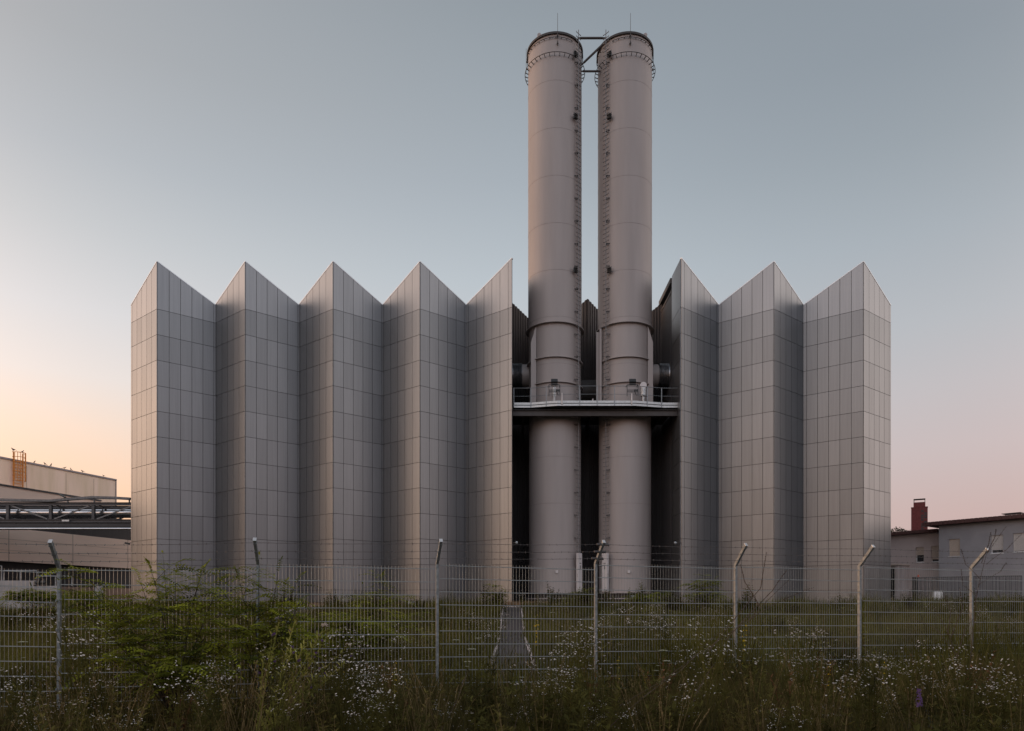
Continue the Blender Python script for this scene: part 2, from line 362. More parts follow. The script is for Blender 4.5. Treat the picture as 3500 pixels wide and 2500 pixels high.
# recess: right inner wall (clad strip then ribbed), rear folded ribbed wall, left inner wall
inner = MB(); y0 = ZG + .06; ws = .34
for i in range(7):
    a, b = y0 + i * ws, y0 + (i + 1) * ws
    zz = [BOT] + LINES[::-1] + [E + 22.7]
    for z0, z1 in zip(zz[:-1], zz[1:]): inner.box(11.07, 11.115, a + .006, b - .006, z0 + .017, z1 - .017, rp.uniform(.95, 1.05))
inner.build('inner_cladding', M['panel_top'], plant, tint=True)
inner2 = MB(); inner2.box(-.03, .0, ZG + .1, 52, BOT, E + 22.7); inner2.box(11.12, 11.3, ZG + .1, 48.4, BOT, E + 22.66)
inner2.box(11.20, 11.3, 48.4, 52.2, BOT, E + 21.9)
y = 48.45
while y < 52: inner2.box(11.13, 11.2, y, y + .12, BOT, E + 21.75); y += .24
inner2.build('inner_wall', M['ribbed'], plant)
cw = MB(); cw.box(11.02, 11.34, 48.4, 52.2, E + 22.35, E + 22.7); cw.box(11.10, 11.3, 48.4, 52.2, E + 21.75, E + 21.9)
cw.build('roof_edge_beam', M['steel'], plant)
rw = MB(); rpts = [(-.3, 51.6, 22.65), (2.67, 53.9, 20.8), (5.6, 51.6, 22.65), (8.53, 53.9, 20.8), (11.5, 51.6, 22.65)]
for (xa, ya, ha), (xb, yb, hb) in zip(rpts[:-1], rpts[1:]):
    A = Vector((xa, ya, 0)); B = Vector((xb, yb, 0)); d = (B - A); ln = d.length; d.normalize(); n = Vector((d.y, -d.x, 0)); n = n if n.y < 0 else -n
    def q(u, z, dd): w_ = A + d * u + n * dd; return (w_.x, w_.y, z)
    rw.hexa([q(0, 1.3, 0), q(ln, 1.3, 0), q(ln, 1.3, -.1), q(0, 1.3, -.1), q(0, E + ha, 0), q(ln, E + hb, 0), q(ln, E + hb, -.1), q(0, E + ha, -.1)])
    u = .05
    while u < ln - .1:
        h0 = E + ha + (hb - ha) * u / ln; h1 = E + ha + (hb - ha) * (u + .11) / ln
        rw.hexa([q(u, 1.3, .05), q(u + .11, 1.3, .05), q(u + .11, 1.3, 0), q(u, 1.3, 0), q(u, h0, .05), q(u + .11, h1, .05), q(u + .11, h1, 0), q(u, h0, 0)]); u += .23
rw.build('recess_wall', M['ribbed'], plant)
# core blocks, roof, plinth
core = MB()
for x0, x1 in ((-26.40, -.06), (11.32, 26.25)): core.box(x0, x1, ZV + .12, 68, BOT, HV - .7)
core.box(-.06, 11.32, 54.1, 68, BOT, HV - .7)
core.build('roof_block', M['roofing'], plant)
pl = MB()
def plinth_run(pts):
    for p, q_ in zip(pts[:-1], pts[1:]):
        A = Vector((p[0], p[1], 0)); B = Vector((q_[0], q_[1], 0)); d = (B - A).normalized(); n = Vector((d.y, -d.x, 0)); n = n if n.y < 0 else -n
        i = -n * .12
        pl.hexa([A + i * 4 + Vector((0, 0, .9)), B + i * 4 + Vector((0, 0, .9)), B + i + Vector((0, 0, .9)), A + i + Vector((0, 0, .9)), A + i * 4 + Vector((0, 0, BOT + .01)), B + i * 4 + Vector((0, 0, BOT + .01)), B + i + Vector((0, 0, BOT + .01)), A + i + Vector((0, 0, BOT + .01))])
plinth_run(left_pts); plinth_run(right_pts); pl.box(-26.3, -.1, ZV + .5, 68, .9, BOT - .01); pl.box(11.3, 26.2, ZV + .5, 68, .9, BOT - .01)
pl.build('plinth', M['plinth'], plant)
fix(plant)

# ------------------------------------------------------------------ chimney stacks
DS = 49.0; RS = 1.88
def stack(cx, sgn, label):
    t = thing('chimney_stack', label, 'chimney', (cx, DS, 1.38), 'twin chimney stacks')
    c = (cx, DS); zt = E + 38.75
    def zf(py, r=RS): return E + (HY - py) / F * (DS - r)
    zr1, zr2, zr3 = zf(1101), zf(1219), zf(1305); zb = E + .78
    m = MB(); m.lathe([(RS * .97, zb), (RS * .97, zr1)], 96, c); m.lathe([(RS * 1.0, zr1 - .02), (RS, zt), (RS - .06, zt), (RS - .06, zt - 2)], 96, c)
    m.build('shell', M['shell'], t, True)
    for py in (273.6, 436.7, 599, 761, 921, 1081):
        z = zf(py); wl = MB(); wl.lathe([(RS + .002, z - .012), (RS + .008, z), (RS + .002, z + .012)], 96, c); wl.build('weld_seam', M['weld'], t, True)
    for py in (1241, 1560, 1720): z = zf(py, RS * .97); wl = MB(); wl.lathe([(RS * .97 + .002, z - .012), (RS * .97 + .008, z), (RS * .97 + .002, z + .012)], 96, c); wl.build('weld_seam', M['weld'], t, True)
    for z, r in ((zr1, RS + .16), (zr2, RS + .10), (zr3, RS + .10)):
        k = MB(); k.lathe([(RS - .1, z - .03), (r, z - .03), (r, z + .03), (RS - .1, z + .03)], 96, c); k.build('ring_flange', M['shell'], t)
    k = MB(); k.lathe([(RS, zt - .14), (RS + .10, zt - .14), (RS + .10, zt), (RS - .08, zt + .02)], 96, c); k.build('rim', M['shell_dark'], t)
    # guard rails round the top
    def hoop(z, r, a0, a1, n, part):
        h = MB(); pts = [(cx + r * math.sin(a), DS - r * math.cos(a), z) for a in [a0 + (a1 - a0) * i / 60 for i in range(61)]]
        h.tube(pts, .022, 5)
        for i in range(n + 1):
            a = a0 + (a1 - a0) * i / n
            h.bar((cx + r * math.sin(a), DS - r * math.cos(a), z), (cx + (RS - .02) * math.sin(a), DS - (RS - .02) * math.cos(a), z - .10 if r > RS + .15 else z), .03, .05)
        h.build(part, M['steel'], t)
    R_ = math.radians; la = 46 * sgn
    hoop(zf(127, RS + .08), RS + .09, R_(la + 12), R_(la + 348), 28, 'upper_hoop')
    hoop(zf(178, RS + .2), RS + .22, R_(la + 10), R_(la + 350), 34, 'lower_hoop')
    # spine ladder with rungs both sides
    la = R_(la); rd = RS + .25
    lx, ly = cx + rd * math.sin(la), DS - rd * math.cos(la); tx, ty = math.cos(la), math.sin(la); ox, oy = math.sin(la), -math.cos(la)
    zl0, zl1 = E + 3.5, zt + .5
    l = MB(); l.box(lx - .022, lx + .022, ly - .022, ly + .022, zl0, zl1)
    z = zl0 + .1
    while z < zl1:
        for q in (-1, 1):
            l.bar((lx, ly, z), (lx + q * tx * .24, ly + q * ty * .24, z), .035, .03)
            l.bar((lx + q * tx * .24, ly + q * ty * .24, z), (lx + q * tx * .24, ly + q * ty * .24, z + .06), .025, .025)
        z += .29
    l.build('ladder', M['ladder'], t)
    z = zl0 + 1
    while z < zl1 - .4:
        b = MB(); b.bar((lx, ly, z), (lx - ox * .27 + tx * .12, ly - oy * .27 + ty * .12, z + .05), .05, .05); b.bar((lx, ly, z), (lx - ox * .27 - tx * .12, ly - oy * .27 - ty * .12, z + .05), .05, .05)
        b.build('ladder_bracket', M['steel'], t); z += 1.55
    for py in (183, 396, 922):
        z = E + (HY - py) / F * 47.3; b = MB(); q = -sgn
        cxr, cyr = lx + q * tx * .24 - ox * .08, ly + q * ty * .24 - oy * .08
        for i in range(3): b.bar((cxr - tx * .15 + ox * .02, cyr - ty * .15 + oy * .02, z - .12 + i * .12), (cxr + tx * .15 + ox * .02, cyr + ty * .15 + oy * .02, z - .12 + i * .12), .2, .035)
        b.bar((cxr - tx * .15, cyr - ty * .15, z - .16), (cxr - tx * .15, cyr - ty * .15, z + .22), .04, .04); b.bar((cxr + tx * .15, cyr + ty * .15, z - .16), (cxr + tx * .15, cyr + ty * .15, z + .22), .04, .04)
        b.build('rest_step', M['black'], t)
    # ladder guard cabinet at the foot
    z0, z1 = E + (HY - 2022) / F * 46.7, E + (HY - 1889) / F * 46.7
    k = MB(); ax = Vector((tx, ty, 0)); ay = Vector((ox, oy, 0)); ctr = Vector((lx, ly, (z0 + z1) / 2)) + ay * .05
    k.obox(ctr, ax, ay, (0, 0, 1), .21, .10, (z1 - z0) / 2); cab = k.build('ladder_guard', M['cabinet'], t, bevel=.01)
    k = MB(); k.obox(ctr + ay * .105 + Vector((0, 0, .35)), ax, ay, (0, 0, 1), .05, .003, .13); k.obox(ctr + ay * .105 + Vector((0, 0, .62)), ax, ay, (0, 0, 1), .10, .003, .03)
    for dz in (-.25, -.12): k.obox(ctr - ax * .215 * sgn + Vector((0, 0, dz)), ax, ay, (0, 0, 1), .012, .03, .03)
    k.build('lock_plate', M['grey_mark'], cab)
    # small junction box, lightning rods, side fins, duct ends
    k = MB(); a = R_(-9 * 1.0 if sgn > 0 else 9); bx = XP(1903 if sgn > 0 else 2150, 47.1); zz = ZP(1955, 47.1)
    k.box(bx - .085, bx + .085, DS - RS * .985 - .08, DS - RS * .93, zz - .09, zz + .09); k.build('junction_box', M['cabinet'], t, bevel=.008)
    rodx = XP(1906 if sgn > 0 else 2155, 47.0); rr = MB(); rr.tube([(rodx, DS - RS - .12, zt - 1.0), (rodx, DS - RS - .12, zt + 1.2)], .02, 5, r1=.012)
    rr.box(rodx - .05, rodx + .05, DS - RS - .16, DS - RS + .02, zt - .85, zt - .75); rr.box(rodx - .05, rodx + .05, DS - RS - .16, DS - RS + .02, zt - .35, zt - .25)
    rr.build('lightning_rod', M['steel'], t)
    rr = MB(); sx_ = cx - sgn * (RS + .14); rr.tube([(sx_, DS, zt - 1.3), (sx_, DS, zt + .4)], .014, 5); rr.box(min(sx_, cx - sgn * RS), max(sx_, cx - sgn * RS), DS - .03, DS + .03, zt - 1.1, zt - 1.02)
    rr.box(min(sx_, cx - sgn * RS), max(sx_, cx - sgn * RS), DS - .03, DS + .03, zt - .6, zt - .52); rr.build('lightning_rod', M['steel'], t)
    # rope pulley on the rim
    pa = R_(-38 * sgn); px_, py_ = cx + RS * math.sin(pa), DS - RS * math.cos(pa)
    k = MB(); k.tube([(px_, py_ - .08, zt + .1), (px_, py_ + .08, zt + .1)], .13, 14); k.build('pulley', M['shell'], t, True)
    # vertical stiffening fins of the lower section
    fz0, fz1 = E + 13.2, zr1 - .03; xin, xout = -sgn * 1.36, -sgn * 1.72; yy = DS - 1.30
    k = MB(); p = []
    for y_ in (yy - .03, yy + .03): p.append([(cx + xin, y_, fz0), (cx + xout, y_, fz0), (cx + xout, y_, fz1 - 1.15), (cx + xin, y_, fz1)])
    k.add(p[0] + p[1], [(0, 1, 2, 3), (7, 6, 5, 4), (0, 4, 5, 1), (1, 5, 6, 2), (2, 6, 7, 3), (3, 7, 4, 0)]); k.build('fin', M['shell'], t)
    if sgn < 0:
        k = MB(); k.box(cx - RS - .22, cx - RS + .12, DS - .75, DS - .69, E + 13.2, zr1 - .25); k.box(cx - RS - .02, cx - RS + .12, DS - 1.0, DS - .94, E + 13.2, zr1 - .1); k.build('fin', M['shell'], t)
    # skirt on brackets at the foot
    k = MB()
    for i in range(28):
        a = 2 * math.pi * i / 28; x_, y_ = cx + RS * math.sin(a), DS - RS * math.cos(a); k.bar((x_, y_, 1.45), (x_, y_, zb + .02), .05, .12)
    k.lathe([(RS * .86, 1.4), (RS * .86, zb)], 48, c); k.build('skirt', M['steel'], t)
    k = MB(); k.lathe([(RS - .2, zb + .0), (RS + .16, zb), (RS + .16, zb - .05), (RS - .2, zb - .05)], 64, c); k.lathe([(RS - .2, 2.0), (RS + .2, 2.0), (RS + .2, 1.93), (RS - .2, 1.93)], 64, c)
    k.build('base_ring', M['shell'], t)
    k = MB(); z0 = 1.98; xx = XP(1880 if sgn > 0 else 2165, 46.7); k.box(xx - .16, xx + .16, DS - RS - .3, DS - RS - .22, z0, z0 + .2); k.build('sign_plate', M['glass_lamp'], t)
    fix(t); return t
SL = 3.02; SR = 7.95
stack(SL, 1, 'left one of the twin tall grey chimneys, warm light on its left side')
stack(SR, -1, 'right one of the twin tall grey chimneys, nearer the three-gabled wing')
t = thing('bracing', 'thin steel struts bridging the tops of the two tall chimneys', 'bracing', (5.5, 48.6, E + 36))
def zf2(py): return E + (HY - py) / F * 48
for a, b, r in (((SL + 1.5, 47.9, zf2(135)), (SR - 1.5, 47.9, zf2(135)), .055), ((SL + 1.8, 48.4, zf2(208)), (SR - 1.35, 47.7, zf2(147)), .055), ((SL + 1.8, 48.3, zf2(233)), (SR - 1.8, 48.3, zf2(233)), .05)):
    k = MB(); k.tube([a, b], r, 8); k.tube([Vector(a).lerp(Vector(b), .1), Vector(a).lerp(Vector(b), .9)], r * 1.35, 8); k.build('strut', M['steel'], t)
fix(t)

# concrete base under the stacks
k = MB(); k.box(.3, 10.9, 46.3, 53.5, 1.0, 1.52); tag(k.build('foundation_slab', M['conc']), 'low concrete base the twin chimneys stand on', 'concrete base')

# flue ducts
def duct(name, x0, x1, y, zc, r, label, bell=None, m_='shell'):
    t = thing(name, label, 'duct', ((x0 + x1) / 2, y, zc))
    k = MB(); k.tube([(x0, y, zc), (x1, y, zc)], r, 40); k.build('pipe', M[m_], t, True)
    if bell:
        k = MB(); a, b = bell; n = 14; pts = [Vector((a + (b - a) * i / n, y, zc)) for i in range(n + 1)]
        b0 = 0
        for i, p in enumerate(pts):
            rr = r + .05 + .035 * (i % 2) + (0.04 if i in (0, n) else 0)
            for q in range(40):
                an = 2 * math.pi * q / 40; k.v.append((p.x, p.y + rr * math.cos(an), p.z + rr * math.sin(an)))
        for i in range(n):
            for q in range(40): k.f.append((i * 40 + q, i * 40 + (q + 1) % 40, (i + 1) * 40 + (q + 1) % 40, (i + 1) * 40 + q)); k.t.append(1)
        k.build('bellows', M['foil'], t, True)
    fix(t)
duct('flue_duct', SR + 1.2, 11.25, 49.6, E + 16.25, .80, 'fat flue pipe with silvery bellows joining the right chimney to the side wall', (10.35, 11.1))
duct('flue_duct', -.1, SL - 1.2, 49.6, E + 16.25, .80, 'fat flue pipe with silvery bellows entering the left chimney from the left', (.0, .72))
duct('flue_duct', SL + 1.0, SR - 1.0, 51.2, E + 15.6, .85, 'dark flue pipe deep in the recess between the two chimneys', None, 'steel')

# ------------------------------------------------------------------ service platform
pf = thing('service_platform', 'galvanised service platform with railings across the recess in front of both chimneys', 'platform', (5.5, 46.6, E + 13))
YM, YE = 46.0, 46.45
edge = [(XP(1756, YE), YE), (XP(1815, YE), YE), (XP(1905, YM), YM), (XP(2172, YM), YM), (XP(2265, YE), YE), (XP(2324, YE), YE)]
ZD = E + 13.30
k = MB()
for (xa, ya), (xb, yb) in zip(edge[:-1], edge[1:]):
    k.hexa([(xa, ya, ZD - .05), (xb, yb, ZD - .05), (xb, 48.9, ZD - .05), (xa, 48.9, ZD - .05), (xa, ya, ZD), (xb, yb, ZD), (xb, 48.9, ZD), (xa, 48.9, ZD)])
k.build('deck', M['steel_g'], pf)
k = MB()
for (xa, ya), (xb, yb) in zip(edge[:-1], edge[1:]):
    k.bar((xa, ya - .03, ZD - .13), (xb, yb - .03, ZD - .13), .05, .13); k.bar((xa, ya - .03, ZD + .07), (xb, yb - .03, ZD + .07), .02, .15)
k.build('toe_board', M['galv_l'], pf)
ends = [25, 245, 443, 872, 1097, 1322, 1750, 1945, 2165]
def edge_y(x):
    for (xa, ya), (xb, yb) in zip(edge[:-1], edge[1:]):
        if xa - .001 <= x <= xb + .001: return ya + (yb - ya) * (x - xa) / (xb - xa)
    return YE
for c_ in ends:
    px = 1750 + c_ / 3.79; x = XP(px, 46.2); y = edge_y(x) - .06
    k = MB(); k.box(x - .022, x + .022, y - .022, y + .022, ZD - .18, ZD + 1.12); k.build('rail_post', M['galv'], pf)
for dz in (1.1, .56):
    k = MB(); k.tube([(xa, ya - .06, ZD + dz) for xa, ya in edge], .02 if dz > 1 else .015, 6); k.build('handrail', M['galv'], pf)
k = MB(); k.box(.06, 11.05, 46.55, 46.60, E + 12.60, E + 12.95); k.box(.06, 11.05, 46.42, 46.73, E + 12.57, E + 12.60); k.box(.06, 11.05, 46.42, 46.73, E + 12.95, E + 12.98)
k.build('beam', M['steel'], pf)
k = MB()
for x in (.8, 2.4, 5.5, 8.6, 10.3): k.box(x - .06, x + .06, 46.75, 53, E + 12.85, E + 13.2)
k.build('floor_joists', M['steel'], pf)
k = MB(); k.box(.05, 11.1, 48.9, 51.4, ZD - .06, ZD - .02); k.build('rear_grating', M['steel'], pf)
fix(pf)
# floodlights on frames hanging over the railing
def floodlight(px, label):
    Y = 45.85; x = XP(px, Y); t = thing('floodlight', label, 'floodlight', (x, Y, ZD + .3), 'floodlights on the platform railing')
    k = MB(); w_ = .36
    zt, zb = ZP(1316, Y), ZP(1355, Y)
    for q in (-1, 1): k.bar((x + q * w_, Y, zb), (x + q * w_, Y, zt), .035, .035)
    for z in (zt, ZP(1334, Y), ZP(1340, Y)): k.bar((x - w_, Y, z), (x + w_, Y, z), .035, .04)
    k.bar((x - w_, Y, zt), (x - w_, Y + .5, zt), .03, .03); k.bar((x + w_, Y, zt), (x + w_, Y + .5, zt), .03, .03)
    k.build('frame', M['black'], t)
    k = MB(); cz = ZP(1305, Y); k.obox((x, Y - .02, cz + .04), (1, 0, 0), (0, .87, -.5), (0, .5, .87), .22, .06, .13); k.obox((x, Y, cz - .16), (1, 0, 0), (0, 1, 0), (0, 0, 1), .21, .06, .04); k.build('lamp_head', M['black'], t)
    k = MB()
    for q in (0, 1, 2):
        pts = [(x + .1 + .02 * q + .12 * math.sin(u * 3.1), Y - .02, ZP(1336, Y) - .28 * math.sin(u * 3.14) * (1 + .15 * q)) for u in [i / 8 for i in range(9)]]
        k.tube(pts, .012, 5)
    k.build('cable', M['black'], t)
    k = MB(); k.box(x + .1, x + .36, Y - .04, Y + .04, ZP(1336, Y) - .02, ZP(1332, Y)); k.build('driver_box', M['black'], t); fix(t)
floodlight(1895, 'black floodlight on a small rack in front of the left chimney')
floodlight(2162, 'black floodlight on a small rack in front of the right chimney')
def vent(px, disc):
    Y = 46.6; x = XP(px, Y)
    t = thing('vent_pipe', 'silver vent pipe topped by an upright round disc' if disc else 'silver vent pipe with a flared funnel head behind the left floodlight', 'vent pipe', (x, Y, ZD), 'silver vent pipes on the platform')
    k = MB(); z0 = ZD; z1 = ZP(1355, Y); z2 = ZP(1330 if disc else 1325, Y)
    k.lathe([(.09, z0), (.09, z1)], 20, (x, Y)); k.build('pipe', M['galv_l'], t, True)
    k = MB(); r = .19 if disc else .13; k.lathe([(.0, z1), (r, z1), (r, z2), (.0, z2)], 20, (x, Y)); k.build('housing', M['galv_l'], t, True)
    k = MB()
    if disc: k.tube([(x, Y - .06, ZP(1318, Y)), (x, Y + .06, ZP(1318, Y))], .22, 28)
    else: k.lathe([(.1, z2), (.22, z2 + .14), (.22, z2 + .17), (0, z2 + .17)], 20, (x, Y))
    k.build('head', M['cabinet'], t, True); fix(t)
vent(1894, False); vent(2199, True)
for px, py0, lab in ((1921, 1344, 'short pale cable pole beside the left floodlight'), (2159.5, 1346, 'short pale cable pole beside the right floodlight'), (2026, 1364, 'short white stub pole between the chimneys behind the railing')):
    Y = 46.9 if px == 2026 else 45.9; x = XP(px, Y); k = MB(); k.tube([(x, Y, ZD - (.1 if Y < 46 else .0)), (x, Y, ZP(py0, Y))], .045, 10); o = k.build('pole', M['cabinet'], None, True); tag(o, lab, 'pole', 'short poles on the platform')

# small lamps / cameras by the recess and corner
for px, py, d, lab in ((1766, 1855, 1, 'round glass bulkhead lamp on a bracket left of the recess'), (2308, 1856, -1, 'round glass bulkhead lamp on a bracket right of the recess'), ):
    Y = 45.6; p = P(px, py, Y); t = thing('wall_lamp', lab, 'lamp', p, 'round lamps either side of the recess')
    k = MB(); xw = .02 if d > 0 else 11.1; k.bar((xw, 45.78, p.z), (p.x, 45.6, p.z), .04, .04); k.build('bracket', M['steel'], t)
    k = MB(); n = 10; r = .09
    k.lathe([(.0, p.z - r), (r * .6, p.z - r * .8), (r, p.z - r * .2), (r, p.z + r * .3), (r * .6, p.z + r * .85), (0, p.z + r)], 14, (p.x, p.y)); k.build('globe', M['glass_lamp'], t, True); fix(t)
p = P(441, 1858, 48.6); t = thing('security_camera', 'small dark camera on the far left corner of the zigzag building', 'camera', p)
k = MB(); k.obox(p + Vector((-.12, 0, 0)), (1, 0, -.2), (0, 1, 0), (.2, 0, 1), .16, .06, .06); k.build('body', M['black'], t); k = MB(); k.bar((p.x, p.y, p.z), (-26.42, 48.6, p.z + .12), .04, .04); k.build('bracket', M['black'], t); fix(t)
# ground floodlights before the facade
for px, py, w_, lab in ((1022, 2066, .30, 'black box light with grey front on the ground left of the second path'), (1413, 2065, .55, 'wide black box light with grey front in the grass before the facade'), (2759, 2077, .24, 'grey box light at the foot of the right wing among white flowers'), (1137, 2064, .22, 'small grey box light hidden by weeds before the facade'), (716, 2062, .5, 'ground box light seen through the leaves of the robinia bush')):
    Y = 43.2; p = P(px, py, Y); g0 = gz(p.x, Y); t = thing('ground_floodlight', lab, 'floodlight', (p.x, Y, g0), 'ground lights along the facade')
    k = MB(); k.box(p.x - w_ - .02, p.x + w_ + .12, Y, Y + .35, g0, g0 + .42); k.build('housing', M['black'], t, bevel=.02)
    k = MB(); k.box(p.x - w_ * .6, p.x + .12, Y - .02, Y - .004, g0 + .12, g0 + .38); k.build('lens', M['glass_lamp'], t)
    k = MB(); k.box(p.x - w_, p.x + w_ + .1, Y - .10, Y - .03, g0 + .0, g0 + .05); k.build('foot', M['steel'], t); fix(t)

# ------------------------------------------------------------------ boundary fence
FA, FB, FC = 202.0, 738.0, .06577
def fpos(k):
    k = float(np.interp(k, [-2, 0, 1, 2, 3, 4, 5, 6, 10], [-2, 0, 1.0, 2.02, 3.036, 4.037, 5.022, 6.0, 10]))      # posts are not quite evenly spaced
    px = (FA + FB * k) / (1 + FC * k); Z = 9.43 * (1 + FC * k); return Vector((XP(px, Z), Z, 0))
fd = (fpos(6) - fpos(0)).normalized(); fn = Vector((fd.y, -fd.x, 0))   # towards camera
fence = thing('mesh_fence', 'galvanised double-rod mesh fence with barbed wire on bent posts', 'fence', (fpos(3).x, fpos(3).y, .1))
tops = {-1: (.50, .42), 0: (.462, .452), 1: (.545, .535), 2: (.588, .553), 3: (.628, .60), 4: (.632, .607), 5: (.657, .625), 6: (.655, .63), 7: (.68, .65), 8: (.69, .66)}
PR = {}
for k_, (ta, tb) in tops.items():
    A, B = fpos(k_), fpos(k_ + 1); za, zb = E + ta, E + tb; off = fn * .045
    a = A + fd * .035 + off; b = B - fd * .035 + off; m = MB()
    for i in range(11):
        dz = -.2 * i
        for s_ in (-1, 1):
            m.bar(a + fn * .008 * s_ + Vector((0, 0, za + dz)), b + fn * .008 * s_ + Vector((0, 0, zb + dz)), .008, .011)
    n = 50
    for i in range(1, n):
        q = a.lerp(b, i / n); z = za + (zb - za) * i / n; m.tube([q + Vector((0, 0, z - 2.01)), q + Vector((0, 0, z + .035))], .0023, 4, False)
    m.build('mesh_panel', M['wire'], fence)
arm = {}
for k_ in range(-1, 9):
    A = fpos(k_); ta = tops[k_][0] if k_ in tops else .64; zt = E + ta + .03
    pst = MB(); pst.obox(A + Vector((0, 0, (zt - .3) / 2)), fd, fn, (0, 0, 1), .02, .03, (zt + .3) / 2)
    # bent arm
    Lm = .45; dirv = (fn * .7071 + Vector((0, 0, .7071)) + fd * random.Random(k_).uniform(-.03, .03)).normalized(); s0 = A + Vector((0, 0, zt)); tip = s0 + dirv * Lm
    if k_ == 3: dirv = (dirv + fd * .04).normalized(); tip = s0 + dirv * Lm
    up = dirv.cross(fd).normalized()
    pst.obox((s0 + tip) / 2, fd, dirv, up, .0199, Lm / 2 + .012, .0299)
    po = pst.build('post', M['post'], fence, bevel=.003)
    cp = MB(); cp.obox(tip + dirv * .016, fd, dirv, up, .024, .004, .034); cp.build('cap', M['galv_l'], po)
    for i in range(6): cl = MB(); cl.obox(A + fn * .04 - fd * .02 + Vector((0, 0, zt - .05 - i * .4)), fd, fn, (0, 0, 1), .008, .012, .018); cl.build('clip', M['post'], po)
    for fr in (.24, .56, .90): cl = MB(); cl.obox(s0 + dirv * Lm * fr, fd, dirv, up, .10 if k_ == 3 else .024, .010, .02 if k_ == 3 else .034); cl.build('wire_holder', M['steel'] if k_ == 3 else M['post'], po)
    arm[k_] = (s0, dirv, Lm)
rb = random.Random(3)
for fr in (.24, .56, .90):
    m = MB()
    for k_ in range(-1, 8):
        s0, d0, L0 = arm[k_]; s1, d1, L1 = arm[k_ + 1]; a = s0 + d0 * L0 * fr; b = s1 + d1 * L1 * fr
        pts = []
        for i in range(13):
            q = a.lerp(b, i / 12); q.z -= .012 * math.sin(math.pi * i / 12) + rb.uniform(-.003, .003); pts.append(q)
        m.tube(pts, .0028, 4, False)
        nb = 22
        for i in range(nb):
            q = a.lerp(b, (i + .5) / nb); q.z -= .012 * math.sin(math.pi * (i + .5) / nb)
            for s_ in range(2):
                v = Vector((rb.uniform(-.4, .4), rb.uniform(-1, 1), rb.uniform(-1, 1))).normalized() * .017
                m.bar(q - v, q + v, .0028, .0028)
    m.build('barbed_wire', M['barb'], fence)
fix(fence)

# ------------------------------------------------------------------ left side: warehouse, annex, pipe bridge
WD = Vector((.323, .946, 0)).normalized(); WN = Vector((WD.y, -WD.x, 0))    # wall direction away, normal to the right
def wall_line(px0, Z0):
    A = Vector((XP(px0, Z0), Z0, 0))
    def at(px):       # point on the wall seen at column px
        k_ = (px - CX) / F; t_ = (k_ * A.y - A.x) / (WD.x - k_ * WD.y); return A + WD * t_
    return A, at
def slabwall(mb, A, B, z0a, z1a, z0b=None, z1b=None, th=.3):
    z0b = z0a if z0b is None else z0b; z1b = z1a if z1b is None else z1b; n = -WN * th
    mb.hexa([(*A.xy, z0a), (*B.xy, z0b), (*(B + n).xy, z0b), (*(A + n).xy, z0a), (*A.xy, z1a), (*B.xy, z1b), (*(B + n).xy, z1b), (*(A + n).xy, z1a)])
A, at = wall_line(0, 72.0); HW = E + 499 / F * 72; Ae = at(-260); Be = at(394.6)
wh = thing('warehouse', 'large pale beige warehouse with weather streaks and an orange ladder, behind the pipe bridge', 'warehouse', (A.x, A.y, 1.38))
k = MB(); slabwall(k, Ae, Be, 1.2, HW, th=26); k.build('wall', M['beige_old'], wh)
k = MB()
for fz in (.25, .5, .75): slabwall(k, Ae + WN * .008, Be + WN * .008, HW * fz, HW * fz + .03, th=.02)
for px in (90, 225, 320): q = at(px); slabwall(k, q + WN * .008, q + WD * .05 + WN * .008, 2, HW - .3, th=.02)
k.build('wall_joints', M['beige_line'], wh)
k = MB(); slabwall(k, Ae + WN * .12, Be + WN * .12 + WD * .1, HW - .02, HW + .16, th=.5); slabwall(k, Be + WN * .06, Be + WN * .06 + WD * .12, 1.3, HW, th=.4); k.build('roof_trim', M['trim'], wh)
# caged ladder
lp = at(58) + WN * .18; lz0, lz1 = ZP(1664, lp.y), ZP(1549, lp.y)
ld_ = MB()
for s_ in (-.55, .55): ld_.bar(lp + WD * s_ * .9 + Vector((0, 0, lz0)), lp + WD * s_ * .9 + Vector((0, 0, lz1)), .09, .09)
z = lz0
while z < HW + .2: ld_.bar(lp - WD * .5 + Vector((0, 0, z)), lp + WD * .5 + Vector((0, 0, z)), .06, .06); z += .33
lo = ld_.build('ladder', M['orange'], wh)
cg = MB(); z = lz0 + .6
while z <= lz1 + .05:
    pts = [lp + WD * (.62 * math.cos(a)) + WN * (.75 * math.sin(a)) + Vector((0, 0, z)) for a in [math.pi * i / 8 for i in range(9)]]; cg.tube(pts, .03, 5); z += (lz1 - lz0 - .6) / 6
for i in range(1, 8, 1):
    a = math.pi * i / 8; q = lp + WD * (.62 * math.cos(a)) + WN * (.75 * math.sin(a)); cg.bar(q + Vector((0, 0, lz0 + .6)), q + Vector((0, 0, lz1)), .04, .04)
cg.build('safety_cage', M['orange'], lo); fix(wh)
